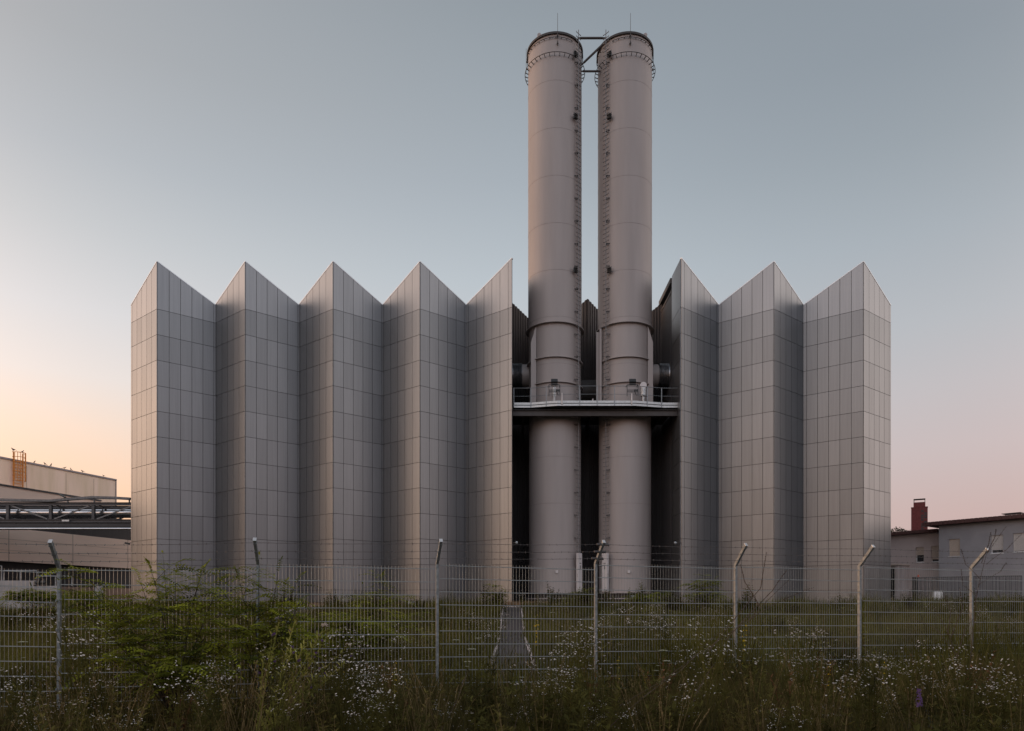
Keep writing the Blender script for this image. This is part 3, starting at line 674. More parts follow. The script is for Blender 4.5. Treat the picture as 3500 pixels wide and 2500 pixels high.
# birds
def bird(p, yaw, sc, label):
    m = MB(); n = 8; prof = [(-.16, .012, .0), (-.10, .03, .0), (-.04, .05, .01), (.03, .055, .03), (.08, .045, .06), (.11, .03, .09), (.135, .032, .12), (.165, .02, .125), (.185, .006, .12), (.205, .002, .118)]
    rings = []
    for (u, r, h) in prof:
        for q in range(n):
            a = 2 * math.pi * q / n; m.v.append((u, r * math.cos(a), .11 + h + r * math.sin(a)))
    for i in range(len(prof) - 1):
        for q in range(n): m.f.append((i * n + q, i * n + (q + 1) % n, (i + 1) * n + (q + 1) % n, (i + 1) * n + q)); m.t.append(1)
    m.bar((-.14, 0, .10), (-.30, 0, .04), .05, .012); m.bar((.02, .025, .08), (.03, .025, 0), .012, .012); m.bar((.02, -.025, .08), (.03, -.025, 0), .012, .012)
    o = m.build('bird', M['bird'], None, True); o.location = p; o.rotation_euler = (0, rb.uniform(-.35, .1), yaw); o.scale = (sc,) * 3
    tag(o, label, 'bird', 'birds perched on the warehouse')
names = ['dark bird nearest the orange ladder on the warehouse roof edge', 'dark bird hunched second along the roof edge from the ladder', 'dark bird third along the roof edge from the ladder', 'small dark bird fourth along the roof edge from the ladder', 'small dark bird fifth along the roof edge from the ladder', 'slanting dark bird sixth along the roof edge, over the bridge lamp', 'low dark bird nearest the far corner of the warehouse roof']
for (cx_, s_), nm in zip(((315, 1.6), (410, 2.0), (468, 1.9), (592, 1.7), (650, 1.6), (760, 2.0), (955, 1.6)), names):
    q = at(cx_ / 2.7065); bird((q.x + .05, q.y, HW + .16), rb.choice((0.2, 2.9, -.4)), s_ * .62, nm)
bird(lp + WD * -.5 + Vector((0, 0, lz1 + .04)), 2.8, 1.7, 'dark bird leaning on the outer top of the orange ladder cage')
bird(lp + WD * .45 + Vector((0, 0, lz1 + .04)), 1.2, 1.3, 'dark bird upright on the inner top of the orange ladder cage')
# annex
A, at = wall_line(0, 60.0); HA = E + 406 / F * 60
an = thing('annex', 'lower beige annex hall in front of the warehouse, mostly hidden by the pipe bridge', 'building', (A.x, A.y, 1.38))
k = MB(); slabwall(k, at(-300), at(345), 1.2, HA, th=6); k.build('wall', M['beige'], an)
k = MB(); slabwall(k, at(-300) + WN * .1, at(345) + WN * .1, HA - .02, HA + .12, th=.4); k.build('roof_trim', M['steel_g'], an)
fix(an)
A, at = wall_line(122, 58.0); h1 = E + 251 / F * 58; h0 = E + 140 / F * 58
bd = thing('loading_hall', 'long low hall with a beige panel band above a dark base, beyond the fence', 'building', (A.x, A.y, 1.38))
k = MB(); slabwall(k, at(-250), at(520), h0, h1, th=.35); k.build('panel_band', M['beige'], bd)
k = MB()
for px in (29, 248, 436): q = at(px); slabwall(k, q + WN * .012, q + WD * .05 + WN * .012, h0, h1, th=.02)
for fz in (.33, .66): slabwall(k, at(-250) + WN * .012, at(520) + WN * .012, h0 + (h1 - h0) * fz, h0 + (h1 - h0) * fz + .02, th=.02)
k.build('panel_joints', M['beige_line'], bd)
k = MB(); slabwall(k, at(-250) - WN * .5, at(520) - WN * .5, 1.2, h1 + 2.0, th=6)
k.build('dark_wall', M['band_dark'], bd)
k = MB(); slabwall(k, at(-250) - WN * .2, at(560) - WN * .2, 1.2, 1.2 + 1.9, th=.2); k.build('base_wall', M['plinth'], bd)
k = MB(); q0, q1 = at(326), at(352); slabwall(k, q0 + WN * .02, q1 + WN * .02, 1.4, ZP(2003, q0.y), th=.1); k.build('door', M['white'], bd)
fix(bd)
# pipe bridge
YB = 50.3
br = thing('pipe_bridge', 'steel truss bridge carrying silver pipes from the left into the zigzag building', 'pipe bridge', (-32, YB, E + 6))
def yy(px, py, Y=YB): return P(px, py, Y)
xl, xr = XP(-320, YB), -26.45
def beam(z0, z1, y, mb, d=.22):      # I-section chord
    mb.box(xl, xr, y - .01, y + .01, z0, z1); mb.box(xl, xr, y - d / 2, y + d / 2, z0 - .02, z0 + .01); mb.box(xl, xr, y - d / 2, y + d / 2, z1 - .01, z1 + .02)
zt0, zt1, zb0, zb1 = ZP(1727, YB), ZP(1719, YB), ZP(1786, YB), ZP(1777, YB)
for y in (YB, YB + 1.8):
    k = MB(); beam(zt0, zt1, y, k); beam(zb0, zb1, y, k); k.build('chord', M['steel_g'], br)
px = 28 - 146 * 2; cps = []
while px < 470: cps.append(px); px += 146
for c_ in cps:
    for y in (YB, YB + 1.8):
        x = XP(c_, YB); k = MB(); k.box(x - .10, x + .10, y - .09, y + .09, zb1 + .02, zt0 - .02); k.build('upright', M['steel_g'], br)
for i, (a, b) in enumerate(zip(cps[:-1], cps[1:])):
    xa, xb = XP(a + 12, YB), XP(b - 12, YB); up = (b > 320 or 170 < a < 300)
    for y in (YB, YB + 1.8):
        k = MB(); k.bar((xa, y, zb1 + .05 if up else zt0 - .05), (xb, y, zt0 - .05 if up else zb1 + .05), .09, .09); k.build('diagonal', M['bridge'], br)
k = MB()
for c_ in cps:
    x = XP(c_ + 20, YB); k.box(x - .06, x + .06, YB, YB + 1.8, zt0 - .12, zt0 - .02); k.box(x - .06, x + .06, YB, YB + 1.8, zb0 - .16, zb0 - .04)
k.build('cross_beams', M['steel'], br)
for y, zc, r, m in ((YB + .85, ZP(1755, YB + .9), .36, 'pipe'), (YB + 1.5, ZP(1742, YB + 1.5), .12, 'pipe'), (YB + .3, ZP(1737, YB), .05, 'steel_g')):
    k = MB(); k.tube([(xl, y, zc), (xr, y, zc)], r, 32); k.build('pipe', M[m], br, True)
k = MB()
for c_ in cps: x = XP(c_ + 14, YB); k.tube([(x, YB + .85, ZP(1755, YB + .9)), (x + .06, YB + .85, ZP(1755, YB + .9))], .385, 32)
k.build('pipe_collars', M['steel_g'], br)
k = MB(); k.box(xl, xr, YB - .1, YB + 1.9, ZP(1802, YB), ZP(1788, YB) - .06); k.build('floor_trough', M['band_dark'], br)
k = MB(); k.tube([(xl, YB - .05, ZP(1808, YB)), (xr, YB - .05, ZP(1808, YB))], .09, 16); k.build('pipe', M['pipe'], br, True)
# walkway cable tray with a raised middle part
tp = [(-320, 1707), (0, 1709), (75, 1711), (175, 1713), (235, 1707), (318, 1701), (400, 1703), (448, 1706)]
k = MB()
for (a, ya), (b, yb) in zip(tp[:-1], tp[1:]): k.bar(P(a, ya, YB - .1), P(b, yb, YB - .1), .35, .16)
for a, ya in ((235, 1706), (325, 1703), (445, 1706)): x = XP(a, YB); k.bar((x, YB - .1, zt1), (x, YB - .1, ZP(ya, YB)), .08, .08)
k.build('cable_tray', M['bridge'], br)
k = MB(); q = P(212, 1695, YB - .3); k.obox(q, Vector((.87, 0, -.5)), (0, 1, 0), Vector((.5, 0, .87)), .24, .15, .03); k.bar(q + Vector((.15, 0, -.1)), P(233, 1712, YB - .1), .06, .06); k.build('lamp', M['black'], br)
k = MB(); q = P(224, 1780, YB - .14); k.obox(q, (1, 0, 0), (0, 1, 0), (0, 0, 1), .26, .01, .06); k.build('sign', M['galv_l'], br)
fix(br)
# retaining wall and railings, pumps, cabinet
k = MB(); Y = 40.0; k.box(XP(-200, Y), XP(122, Y), Y, Y + .3, .6, ZP(1985, Y)); k.box(XP(122, Y), XP(195, Y), Y + .02, Y + .3, .6, ZP(2003, Y)); tag(k.build('retaining_wall', M['conc']), 'grey concrete retaining wall behind the fence at the left edge', 'wall')
for x0, x1, y0, y1, lab in ((-30, 6, 1935, 1985, 'galvanised pipe railing cut by the left picture edge'), (13, 126, 1951, 1985, 'galvanised pipe railing on the retaining wall, middle one of three'), (133, 246, 1970, 2003, 'galvanised pipe railing nearest the zigzag building')):
    k = MB(); Y = 40.15; k.tube([P(x0, y1, Y), P(x0, y0, Y), P(x1, y0, Y), P(x1, y1, Y)], .035, 6); xm = (x0 + x1) / 2; k.tube([P(xm, y1, Y), P(xm, y0, Y)], .03, 6); tag(k.build('railing', M['galv']), lab, 'railing', 'railings by the retaining wall')
for px, lab in ((127, 'black pump motor on the retaining wall, left of a pair'), (151, 'black pump motor on the retaining wall, right of a pair')):
    Y = 40.1; p = P(px, 1992, Y); t = thing('pump', lab, 'pump', p, 'pair of pumps on the wall')
    k = MB(); k.tube([p + Vector((-.13, 0, 0)), p + Vector((.13, 0, 0))], .13, 14); k.build('motor', M['black'], t, True)
    k = MB(); k.box(p.x - .16, p.x + .16, Y - .1, Y + .1, p.z - .2, p.z - .11); k.tube([p, p + Vector((.0, 0, .2))], .06, 10); k.build('base', M['steel'], t)
    k = MB(); k.lathe([(0, p.z + .2), (.10, p.z + .2), (.10, p.z + .24), (0, p.z + .24)], 12, (p.x, Y)); k.build('cap', M['black'], t); fix(t)

# ------------------------------------------------------------------ right side: houses
HD = Vector((-.60, .80, 0)).normalized(); HN = Vector((-HD.y, HD.x, 0)).normalized()
if HN.y > 0: HN = -HN
def hline(px0, Z0):
    A = Vector((XP(px0, Z0), Z0, 0))
    def at(px): k_ = (px - CX) / F; t_ = (k_ * A.y - A.x) / (HD.x - k_ * HD.y); return A + HD * t_
    return at
def hpt(at, px, py): q = at(px); return Vector((q.x, q.y, ZP(py, q.y)))
def hslab(mb, A, B, z0, z1, o=0.0, th=.3, z0b=None, z1b=None):
    z0b = z0 if z0b is None else z0b; z1b = z1 if z1b is None else z1b
    a, b, c_, d_ = A + HN * o, B + HN * o, B + HN * (o - th), A + HN * (o - th)
    mb.hexa([(*a.xy, z0), (*b.xy, z0b), (*c_.xy, z0b), (*d_.xy, z0), (*a.xy, z1), (*b.xy, z1b), (*c_.xy, z1b), (*d_.xy, z1)])
def wallholes(at, x0, x1, ztop, wins, m, parent, depth=9):
    # front wall with real window openings: strips between and around the openings
    k = MB(); zb = 1.2; cur = x0; k_ = []
    for (a, b, yt, yb_) in sorted(wins):
        hslab(k, at(cur), at(a), zb, ztop)
        mid_ = at((a + b) / 2); zt_, zb_ = ZP(yt, mid_.y), ZP(yb_, mid_.y)
        hslab(k, at(a), at(b), zb, zb_); hslab(k, at(a), at(b), zt_, ztop); cur = b; k_.append((a, b, zt_, zb_))
    hslab(k, at(cur), at(x1), zb, ztop)
    hslab(k, at(x0), at(x1), zb, ztop, o=-.31, th=depth)
    k.build('wall', m, parent)
    return k_
def window(at, w_, parent, shut=1.0, sm='shutter'):
    a, b, zt, zb = w_; A_, B_ = at(a), at(b); f = MB(); fw = .06; d = (B_ - A_).normalized(); ln = (B_ - A_).length
    for (u0, u1, z0, z1) in ((0, ln, zt - fw, zt), (0, ln, zb, zb + fw), (0, fw, zb + fw, zt - fw), (ln - fw, ln, zb + fw, zt - fw)):
        hslab(f, A_ + d * u0, A_ + d * u1, z0, z1, o=-.12, th=.06)
    o = f.build('window', M['white'], parent)
    g_ = MB(); hslab(g_, A_ + d * fw, B_ - d * fw, zb + fw, zt - fw, o=-.16, th=.02); g_.build('pane', M['glass'], o)
    s = MB(); zs = zt - (zt - zb) * shut; z = zt
    while z > zs + .01:
        hslab(s, A_ + d * .02, B_ - d * .02, max(zs, z - .055), z - .008, o=-.09, th=.02); z -= .055
    s.build('roller_shutter', M[sm], o)
    q = MB(); hslab(q, A_ - d * .05, B_ + d * .05, zb - .04, zb, o=.04, th=.1); q.build('sill', M['white'], o)
    return o
at1 = hline(3209, 57.3); e1 = E + 253 / F * 57.3
ph = thing('pink_house', 'pinkish plastered house with red tiled roof edge and a tall red chimney', 'house', (at1(3120).x, at1(3120).y, 1.38))
wi = wallholes(at1, 2990, 3214, e1 - .15, [(3130, 3158, 1871, 1923), (3182, 3209, 1867, 1921)], M['plaster_p'], ph)
window(at1, wi[0], ph, .52, 'shutter_w'); window(at1, wi[1], ph, .84, 'shutter_w')
k = MB(); hslab(k, at1(2980), at1(3214), e1 - .2, e1 + .05, o=.5, th=10); k.build('roof', M['tile'], ph)
k = MB()
A_ = at1(3214); B_ = at1(2980); ln = (B_ - A_).length; d_ = (B_ - A_).normalized(); u = 0
while u < ln: hslab(k, A_ + d_ * u, A_ + d_ * (u + .27), e1 - .18, e1 + .07, o=.54, th=.05); u += .31
k.build('tile_edge', M['tile'], ph)
# chimney
Zc = 60.5; xa, xm, xb = XP(3116, Zc), XP(3144, Zc), XP(3183, Zc)
ch = MB(); ztc = ZP(1735, Zc); zbc = e1 - .3
cc = Vector(((xa + xb) / 2, Zc + .3, 0)); dd = Vector((.86, -.51, 0)); nn = Vector((-.51, -.86, 0)); hw = .62; hd = .52
ch.obox((cc.x, cc.y, (ztc + zbc) / 2), dd, nn, (0, 0, 1), hw, hd, (ztc - zbc) / 2)
co = ch.build('chimney', M['brick'], ph)
k = MB(); z1 = ZP(1718, Zc); k.obox((cc.x, cc.y, (ztc + z1) / 2 + .02), dd, nn, (0, 0, 1), hw * .72, hd * .7, (z1 - ztc) / 2); k.obox((cc.x, cc.y, ztc + .015), dd, nn, (0, 0, 1), hw * 1.03, hd * 1.03, .012); k.build('chimney_collar', M['brick'], co)
k = MB(); z2 = ZP(1706, Zc)
for s_ in (-1, 1):
    for t_ in (-1, 1): q = cc + dd * hw * .66 * s_ + nn * hd * .62 * t_; k.bar((q.x, q.y, z1), (q.x, q.y, z2), .035, .035)
k.obox((cc.x, cc.y, z2), dd, nn, (0, 0, 1), hw * .72, hd * .7, .02); k.build('chimney_cap', M['steel'], co)
k = MB()
for i in range(9):
    for j in range(2):
        if (i * 3 + j) % 4 == 0: continue
        q = cc + nn * (hd + .006) + dd * (hw - .16 - .24 * j); k.obox((q.x, q.y, ztc - .35 - i * .19), dd, nn, (0, 0, 1), .10, .008, .07)
k.build('slate_patch', M['steel'], co)
# porch
k = MB(); hslab(k, at1(3046), at1(3106), 1.2, ZP(1929, 56.5), o=1.6, th=.25); hslab(k, at1(3096), at1(3106), 1.2, ZP(1929, 56.5), o=1.9, th=1.9)
pc = k.build('porch', M['plaster_p'], ph)
k = MB(); hslab(k, at1(3030), at1(3110), ZP(1929, 56.5), ZP(1925, 56.5), o=2.0, th=2.1); k.build('porch_roof', M['shutter_w'], pc)
k = MB(); hslab(k, at1(3044), at1(3088), 1.5, ZP(1938, 56), o=1.62, th=.05); k.build('porch_window', M['glass'], pc)
fix(ph)
at2 = hline(3209, 56.0); e2 = E + 268 / F * 56.0
gh = thing('grey_house', 'grey plastered two-storey house with shuttered windows at the right edge', 'house', (at2(3350).x, at2(3350).y, 1.38))
wi = wallholes(at2, 3209, 3900, e2, [(3243, 3281, 1843, 1902), (3387, 3429, 1829, 1892), (3462, 3530, 1822, 1887)], M['plaster_g'], gh, 10)
window(at2, wi[0], gh, .99, 'shutter_w'); window(at2, wi[1], gh, .82, 'shutter'); window(at2, wi[2], gh, .93, 'shutter')
k = MB(); hslab(k, at2(3171), at2(3920), e2 - .02, e2 + .26, o=.55, th=11); k.build('roof', M['tile'], gh)
k = MB(); A_ = at2(3920); B_ = at2(3171); ln = (B_ - A_).length; d_ = (B_ - A_).normalized(); u = 0
while u < ln: hslab(k, A_ + d_ * u, A_ + d_ * (u + .27), e2 + .0, e2 + .29, o=.6, th=.06); u += .31
k.build('tile_edge', M['tile'], gh)
for pa, pb, yt in ((3414, 3462, 1765), (3485, 3530, 1769)):
    q = at2((pa + pb) / 2) - HN * 1.5; w_ = (pb - pa) / F * q.y / 2; zt = ZP(yt + 1, q.y)
    k = MB(); k.obox((q.x, q.y, (zt + e2) / 2), -HD, HN, (0, 0, 1), w_ * 1.0, .4, (zt - e2) / 2); c_ = k.build('chimney', M['brick'], gh)
    k = MB(); k.obox((q.x, q.y, zt + .22), -HD, HN, (0, 0, 1), w_ * 1.15, .5, .02)
    for s_ in (-1, 1): k.bar(q - HD * w_ * .9 * s_ + Vector((0, 0, zt)), q - HD * w_ * .9 * s_ + Vector((0, 0, zt + .2)), .04, .04)
    k.build('chimney_cap', M['steel'], c_)
fix(gh)
# gate and bar fence, cabinet, beacon
gt = thing('bar_gate', 'dark grey steel sliding gate with upright bars in front of the houses', 'gate', P(3300, 2060, 49))
YG = 49.0; ga, gb = Vector((XP(3137, 50.5), 50.5, 0)), Vector((XP(3492, 47.5), 47.5, 0)); zt = ZP(1975, 50.5)
k = MB(); n = 74
for i in range(n + 1): q = ga.lerp(gb, i / n); k.bar((q.x, q.y, 1.5), (q.x, q.y, zt), .035, .035)
k.build('bars', M['steel_g'], gt)
k = MB(); k.bar((ga.x, ga.y, zt), (gb.x, gb.y, zt), .06, .07); k.bar((ga.x, ga.y, 1.55), (gb.x, gb.y, 1.55), .06, .08); k.build('frame', M['steel_g'], gt)
for px, Z_ in ((3122, 50.7), (3131, 50.6)): k = MB(); x = XP(px, Z_); k.box(x - .07, x + .07, Z_ - .07, Z_ + .07, 1.3, ZP(1973, Z_)); k.build('gate_post', M['steel'], gt)
k = MB(); x = XP(3139, 50.5); k.lathe([(.0, zt + .05), (.06, zt + .05), (.06, zt + .16), (.03, zt + .22), (0, zt + .22)], 12, (x, 50.5)); k.build('beacon', M['beacon'], gt)
fix(gt)
Y = 48.2; t = thing('meter_cabinet', 'white upright meter cabinet in front of the bar gate', 'cabinet', P(3208, 2058, Y))
k = MB(); x0, x1 = XP(3194, Y), XP(3223, Y); z0, z1 = ZP(2054, Y), ZP(2022, Y); k.box(x0, x1, Y, Y + .25, z0, z1); k.build('body', M['white'], t, bevel=.01)
k = MB(); k.box(x0 - .02, x1 + .02, Y - .02, Y + .27, z1, z1 + .04); k.build('lid', M['galv_l'], t); k = MB(); k.box(x0 + .05, x1 - .05, Y + .05, Y + .2, 1.3, z0); k.build('foot', M['conc'], t); fix(t)

# ------------------------------------------------------------------ vegetation
def npmesh(name, V, Fa, m, parent=None, mats=None, mi=None):
    me = bpy.data.meshes.new(name); V = np.asarray(V, dtype=np.float32); Fa = np.asarray(Fa, dtype=np.int32)
    me.vertices.add(len(V)); me.vertices.foreach_set('co', V.ravel()); me.loops.add(Fa.size); me.loops.foreach_set('vertex_index', Fa.ravel())
    me.polygons.add(len(Fa)); me.polygons.foreach_set('loop_start', np.arange(len(Fa), dtype=np.int32) * 3)
    for q in (mats or [m]): me.materials.append(q)
    if mi is not None: me.polygons.foreach_set('material_index', np.asarray(mi, dtype=np.int32))
    me.update(calc_edges=True); me.validate()
    o = bpy.data.objects.new(name, me); col.objects.link(o)
    if parent: o.parent = parent
    return o
nr = np.random.default_rng(7)
gzv = np.vectorize(gz)
def blades(x, y, z, h, w_, lean=.35, rs=nr):
    n = len(x); a = rs.uniform(0, 2 * np.pi, n); la = rs.uniform(0, 2 * np.pi, n); l = h * rs.uniform(.05, lean, n)
    wx, wy = np.cos(a) * w_ / 2, np.sin(a) * w_ / 2; dx, dy = np.cos(la) * l, np.sin(la) * l
    V = np.empty((n, 5, 3), np.float32)
    V[:, 0] = np.c_[x - wx, y - wy, z]; V[:, 1] = np.c_[x + wx, y + wy, z]
    V[:, 2] = np.c_[x - wx * .8 + dx * .3, y - wy * .8 + dy * .3, z + h * .55]; V[:, 3] = np.c_[x + wx * .8 + dx * .3, y + wy * .8 + dy * .3, z + h * .55]
    V[:, 4] = np.c_[x + dx, y + dy, z + h * .98]
    b = (np.arange(n) * 5)[:, None]; Fa = np.concatenate([b + [0, 1, 3], b + [0, 3, 2], b + [2, 3, 4]])
    return V.reshape(-1, 3), Fa
def onpath(x, y): return ((np.abs(x + nr.normal(0, .06, len(x))) < .56) & (y > 12.6)) | ((np.abs(x + 11.95) < .6) & (y > 30)) | ((np.abs(x + 23.65) < .6) & (y > 30))
def scatter(n, x0, x1, y0, y1, fx=True):
    # uniform over the viewed wedge
    y = np.sqrt(nr.uniform(y0 ** 2, y1 ** 2, n)); x = (nr.uniform(-1.05, 1.05, n) * y + nr.uniform(-3, 3, n)) if fx else nr.uniform(x0, x1, n)
    return x, y
def meadow(name, n, y0, y1, hmin, hmax, w_, m, label, keep=1.0, lean=.5, cluster=0):
    n = int(n * 1.3); x, y = scatter(n, 0, 0, y0, y1)
    if cluster:
        c_ = np.sin(x * cluster + 1.3) * np.sin(y * cluster * .9 + x * .3) + nr.normal(0, .35, n); sel = c_ > .0; x, y = x[sel], y[sel]
    mk = ~(onpath(x, y) & (nr.uniform(0, 1, len(x)) > .14)) & ~((y > 42.3) & (x > -26.5) & (x < 26.4) & (y > 43.2)); x, y = x[mk], y[mk]
    h = nr.uniform(hmin, hmax, len(x)) * np.clip(1 + .6 * np.sin(x * 1.1 + y * .35) * np.sin(y * .8 - x * .4), 0.45, 1.7) * np.where(onpath(x, y), .3, 1.0)
    V, Fa = blades(x, y, gzv(x, y) - .01, h, w_ * nr.uniform(.6, 1.3, len(x)), lean)
    o = npmesh(name, V, Fa, m); o['label'] = label; o['category'] = 'grass'; o['kind'] = 'stuff'; return o
meadow('grass', 42000, 5.0, 14, .15, .6, .012, M['grass_d'], 'dark rank grass growing on both sides of the fence')
meadow('grass', 60000, 11, 30, .15, .6, .02, M['grass'], 'green grass of the flat strip behind the fence')
meadow('grass', 70000, 27, 46, .15, .55, .035, M['grass_b'], 'green grass on the bank below the zigzag building')
meadow('grass', 75000, 10.5, 44, .35, .95, .022, M['grass_y'], 'taller yellow green grass clumps in the meadow behind the fence', cluster=.8)
meadow('grass', 45000, 10.8, 19, .5, 1.15, .014, M['grass_y'], 'tall rank grass patches just behind the fence', cluster=1.5)
meadow('dry_grass', 26000, 12, 45, .2, .55, .012, M['dryg'], 'patches of thin brownish dry grass in the meadow', cluster=.55)
# verge beyond the bank at both sides of the building
x = np.r_[nr.uniform(-60, -26.6, 9000), nr.uniform(26.6, 60, 14000)]; y = nr.uniform(42, 50, len(x))
V, Fa = blades(x, y, gzv(x, y) - .01, nr.uniform(.2, .75, len(x)), .05, .5); o = npmesh('grass', V, Fa, M['grass']); o['label'] = 'grass verge beside the zigzag building'; o['category'] = 'grass'; o['kind'] = 'stuff'
# dry reed fringe in front of the recess
x = nr.uniform(-.4, 10.9, 9000); y = nr.uniform(43.4, 45.2, 9000); V, Fa = blades(x, y, gzv(x, y) - .01, nr.uniform(.2, .5, 9000), .02, .3)
o = npmesh('dry_grass', V, Fa, M['dryg']); o['label'] = 'pale dry grass fringe in front of the recess'; o['category'] = 'grass'; o['kind'] = 'stuff'

def leaf_tris(base, d, up, ln, wd):
    # pointed oval leaf: 4 triangles
    d = Vector(d).normalized(); s = d.cross(Vector(up)); s = s.normalized() if s.length > 1e-4 else Vector((1, 0, 0)); u = s.cross(d)
    b = Vector(base); p = [b, b + d * ln * .35 + s * wd / 2 + u * ln * .05, b + d * ln * .75 + s * wd * .4, b + d * ln - u * ln * .06, b + d * ln * .75 - s * wd * .4, b + d * ln * .35 - s * wd / 2 + u * ln * .05]
    return p, [(0, 1, 5), (1, 2, 5), (2, 4, 5), (2, 3, 4)]
class TM:
    def __init__(s): s.v = []; s.f = []; s.m = []
    def leaf(s, *a, mi=0):
        p, f = leaf_tris(*a); b = len(s.v); s.v += [tuple(q) for q in p]; s.f += [(b + i, b + j, b + k_) for i, j, k_ in f]; s.m += [mi] * 4
    def stem(s, pts, r0, r1, mi=0):
        pts = [Vector(p) for p in pts]; b = len(s.v); n = len(pts)
        for i, p in enumerate(pts):
            r = r0 + (r1 - r0) * i / (n - 1)
            for k_ in range(3): a = 2.094 * k_; s.v.append((p.x + r * math.cos(a), p.y + r * math.sin(a), p.z))
        for i in range(n - 1):
            for k_ in range(3):
                a, c_ = b + i * 3 + k_, b + i * 3 + (k_ + 1) % 3; s.f += [(a, c_, c_ + 3), (a, c_ + 3, a + 3)]; s.m += [mi] * 2
    def disc(s, c_, r, nrm_, mi, n=6, dome=.3):
        c_ = Vector(c_); nrm_ = Vector(nrm_).normalized(); a = nrm_.cross(Vector((.3, .9, .1))).normalized(); bb = nrm_.cross(a); b = len(s.v)
        s.v.append(tuple(c_ + nrm_ * r * dome)); s.v += [tuple(c_ + a * r * math.cos(6.283 * i / n) + bb * r * math.sin(6.283 * i / n)) for i in range(n)]
        s.f += [(b, b + 1 + i, b + 1 + (i + 1) % n) for i in range(n)]; s.m += [mi] * n
    def build(s, name, mats, parent=None): return npmesh(name, s.v, s.f, None, parent, mats, s.m)

def curve(a, b, bend, n=8):
    a, b = Vector(a), Vector(b); c_ = (a + b) / 2 + Vector(bend); return [a * (1 - t) ** 2 + c_ * 2 * t * (1 - t) + b * t * t for t in [i / n for i in range(n + 1)]]
# ---- daisy-like weeds: stem part, leaf part, flower part
def daisy_proto(seed, h, heads, spread):
    r = random.Random(seed); st, lf, fl = TM(), TM(), TM()
    for s_ in range(r.randint(2, 3)):
        top = Vector((r.uniform(-.12, .12), r.uniform(-.12, .12), h * r.uniform(.8, 1))); main = curve((r.uniform(-.03, .03), r.uniform(-.03, .03), 0), top, (r.uniform(-.05, .05), r.uniform(-.05, .05), 0)); st.stem(main, .004, .002)
        for i in range(16):
            q = main[r.randint(1, 6)]; a = r.uniform(0, 6.28); lf.leaf(q, (math.cos(a), math.sin(a), r.uniform(.1, .7)), (0, 0, 1), r.uniform(.05, .10), .014)
        for i in range(heads // 2):
            q = main[r.randint(4, 7)]; a = r.uniform(0, 6.28); e_ = top + Vector((math.cos(a) * r.uniform(.1, 1) * spread, math.sin(a) * r.uniform(.1, 1) * spread, r.uniform(-.12, .1)))
            st.stem([q, (q + e_) / 2 + Vector((0, 0, -.01)), e_], .002, .0012); fl.disc(e_, r.uniform(.005, .009), (r.uniform(-.5, .5), r.uniform(-1.0, .1), 1), 0)
            if r.random() < .5: e2_ = e_ + Vector((r.uniform(-.04, .04), r.uniform(-.04, .04), r.uniform(-.03, .03))); fl.disc(e2_, r.uniform(.006, .009), (r.uniform(-.5, .5), -.6, 1), 0)
    return st, lf, fl
def plant_thing(name, label, cat, group, parts):
    t = thing(name, label, cat, (0, 0, 0), group)
    for n_, tm, ms in parts:
        if tm.f: tm.build(n_, ms, t)
    return t
PX = [202, 882, 1494, 2036, 2514, 2938, 3320]
ORD = ['first', 'second', 'third', 'fourth', 'fifth', 'sixth', 'last']
def where(x, y):
    px = CX + F * x / y; k_ = sum(px > p for p in PX)
    kf = (px - FA) / (FB - px * FC); front = y < 9.43 * (1 + FC * kf)
    side = 'in front of the fence' if front else ('on the far bank' if y > 27 else 'behind the fence')
    if k_ == 0: return side + ', left of the first post'
    if k_ == 7: return side + ', right of the last post'
    return side + ', between %s and %s post' % (ORD[k_ - 1], ORD[k_])
def dup(root, loc, rz, sc, label=None):
    r = root.copy(); col.objects.link(r); r.location = loc; r.rotation_euler = (0, 0, rz); r.scale = (sc,) * 3
    if label: r['label'] = label
    for ch_ in list(root.children):
        c_ = ch_.copy(); col.objects.link(c_); c_.parent = r
        for g_ in ch_.children: d_ = g_.copy(); col.objects.link(d_); d_.parent = c_
    return r
def place(protos, spots, used):
    rr = random.Random(len(spots) * 7 + 1)
    for i, (x, y, sc) in enumerate(spots):
        k_ = rr.randrange(len(protos)); rz = rr.uniform(0, 6.28); z = gz(x, y) - .02
        base_label = protos[0].get('kind_label') or protos[0]['label']
        for q in protos: q['kind_label'] = base_label
        new = base_label + ' ' + where(x, y)
        if k_ not in used: used.add(k_); protos[k_]['label'] = new; o = protos[k_]; o.location = (x, y, z); o.rotation_euler = (0, 0, rz); o.scale = (sc,) * 3
        else: dup(protos[k_], (x, y, z), rz, sc, new)
    for q in protos:
        for o_ in list(bpy.data.objects):
            if 'kind_label' in o_: del o_['kind_label']
dl = 'daisy weed with tiny white heads'
dp = [plant_thing('daisy_weed', dl, 'wildflower', 'white daisy weeds scattered around the fence', [('stem', s_, [M['weed']]), ('foliage', l_, [M['weed']]), ('flowers', f_, [M['petal']])]) for s_, l_, f_ in [daisy_proto(i, .72 + .08 * i, 16 + 5 * i, .13 + .02 * i) for i in range(5)]]
rs = random.Random(21); spots = []
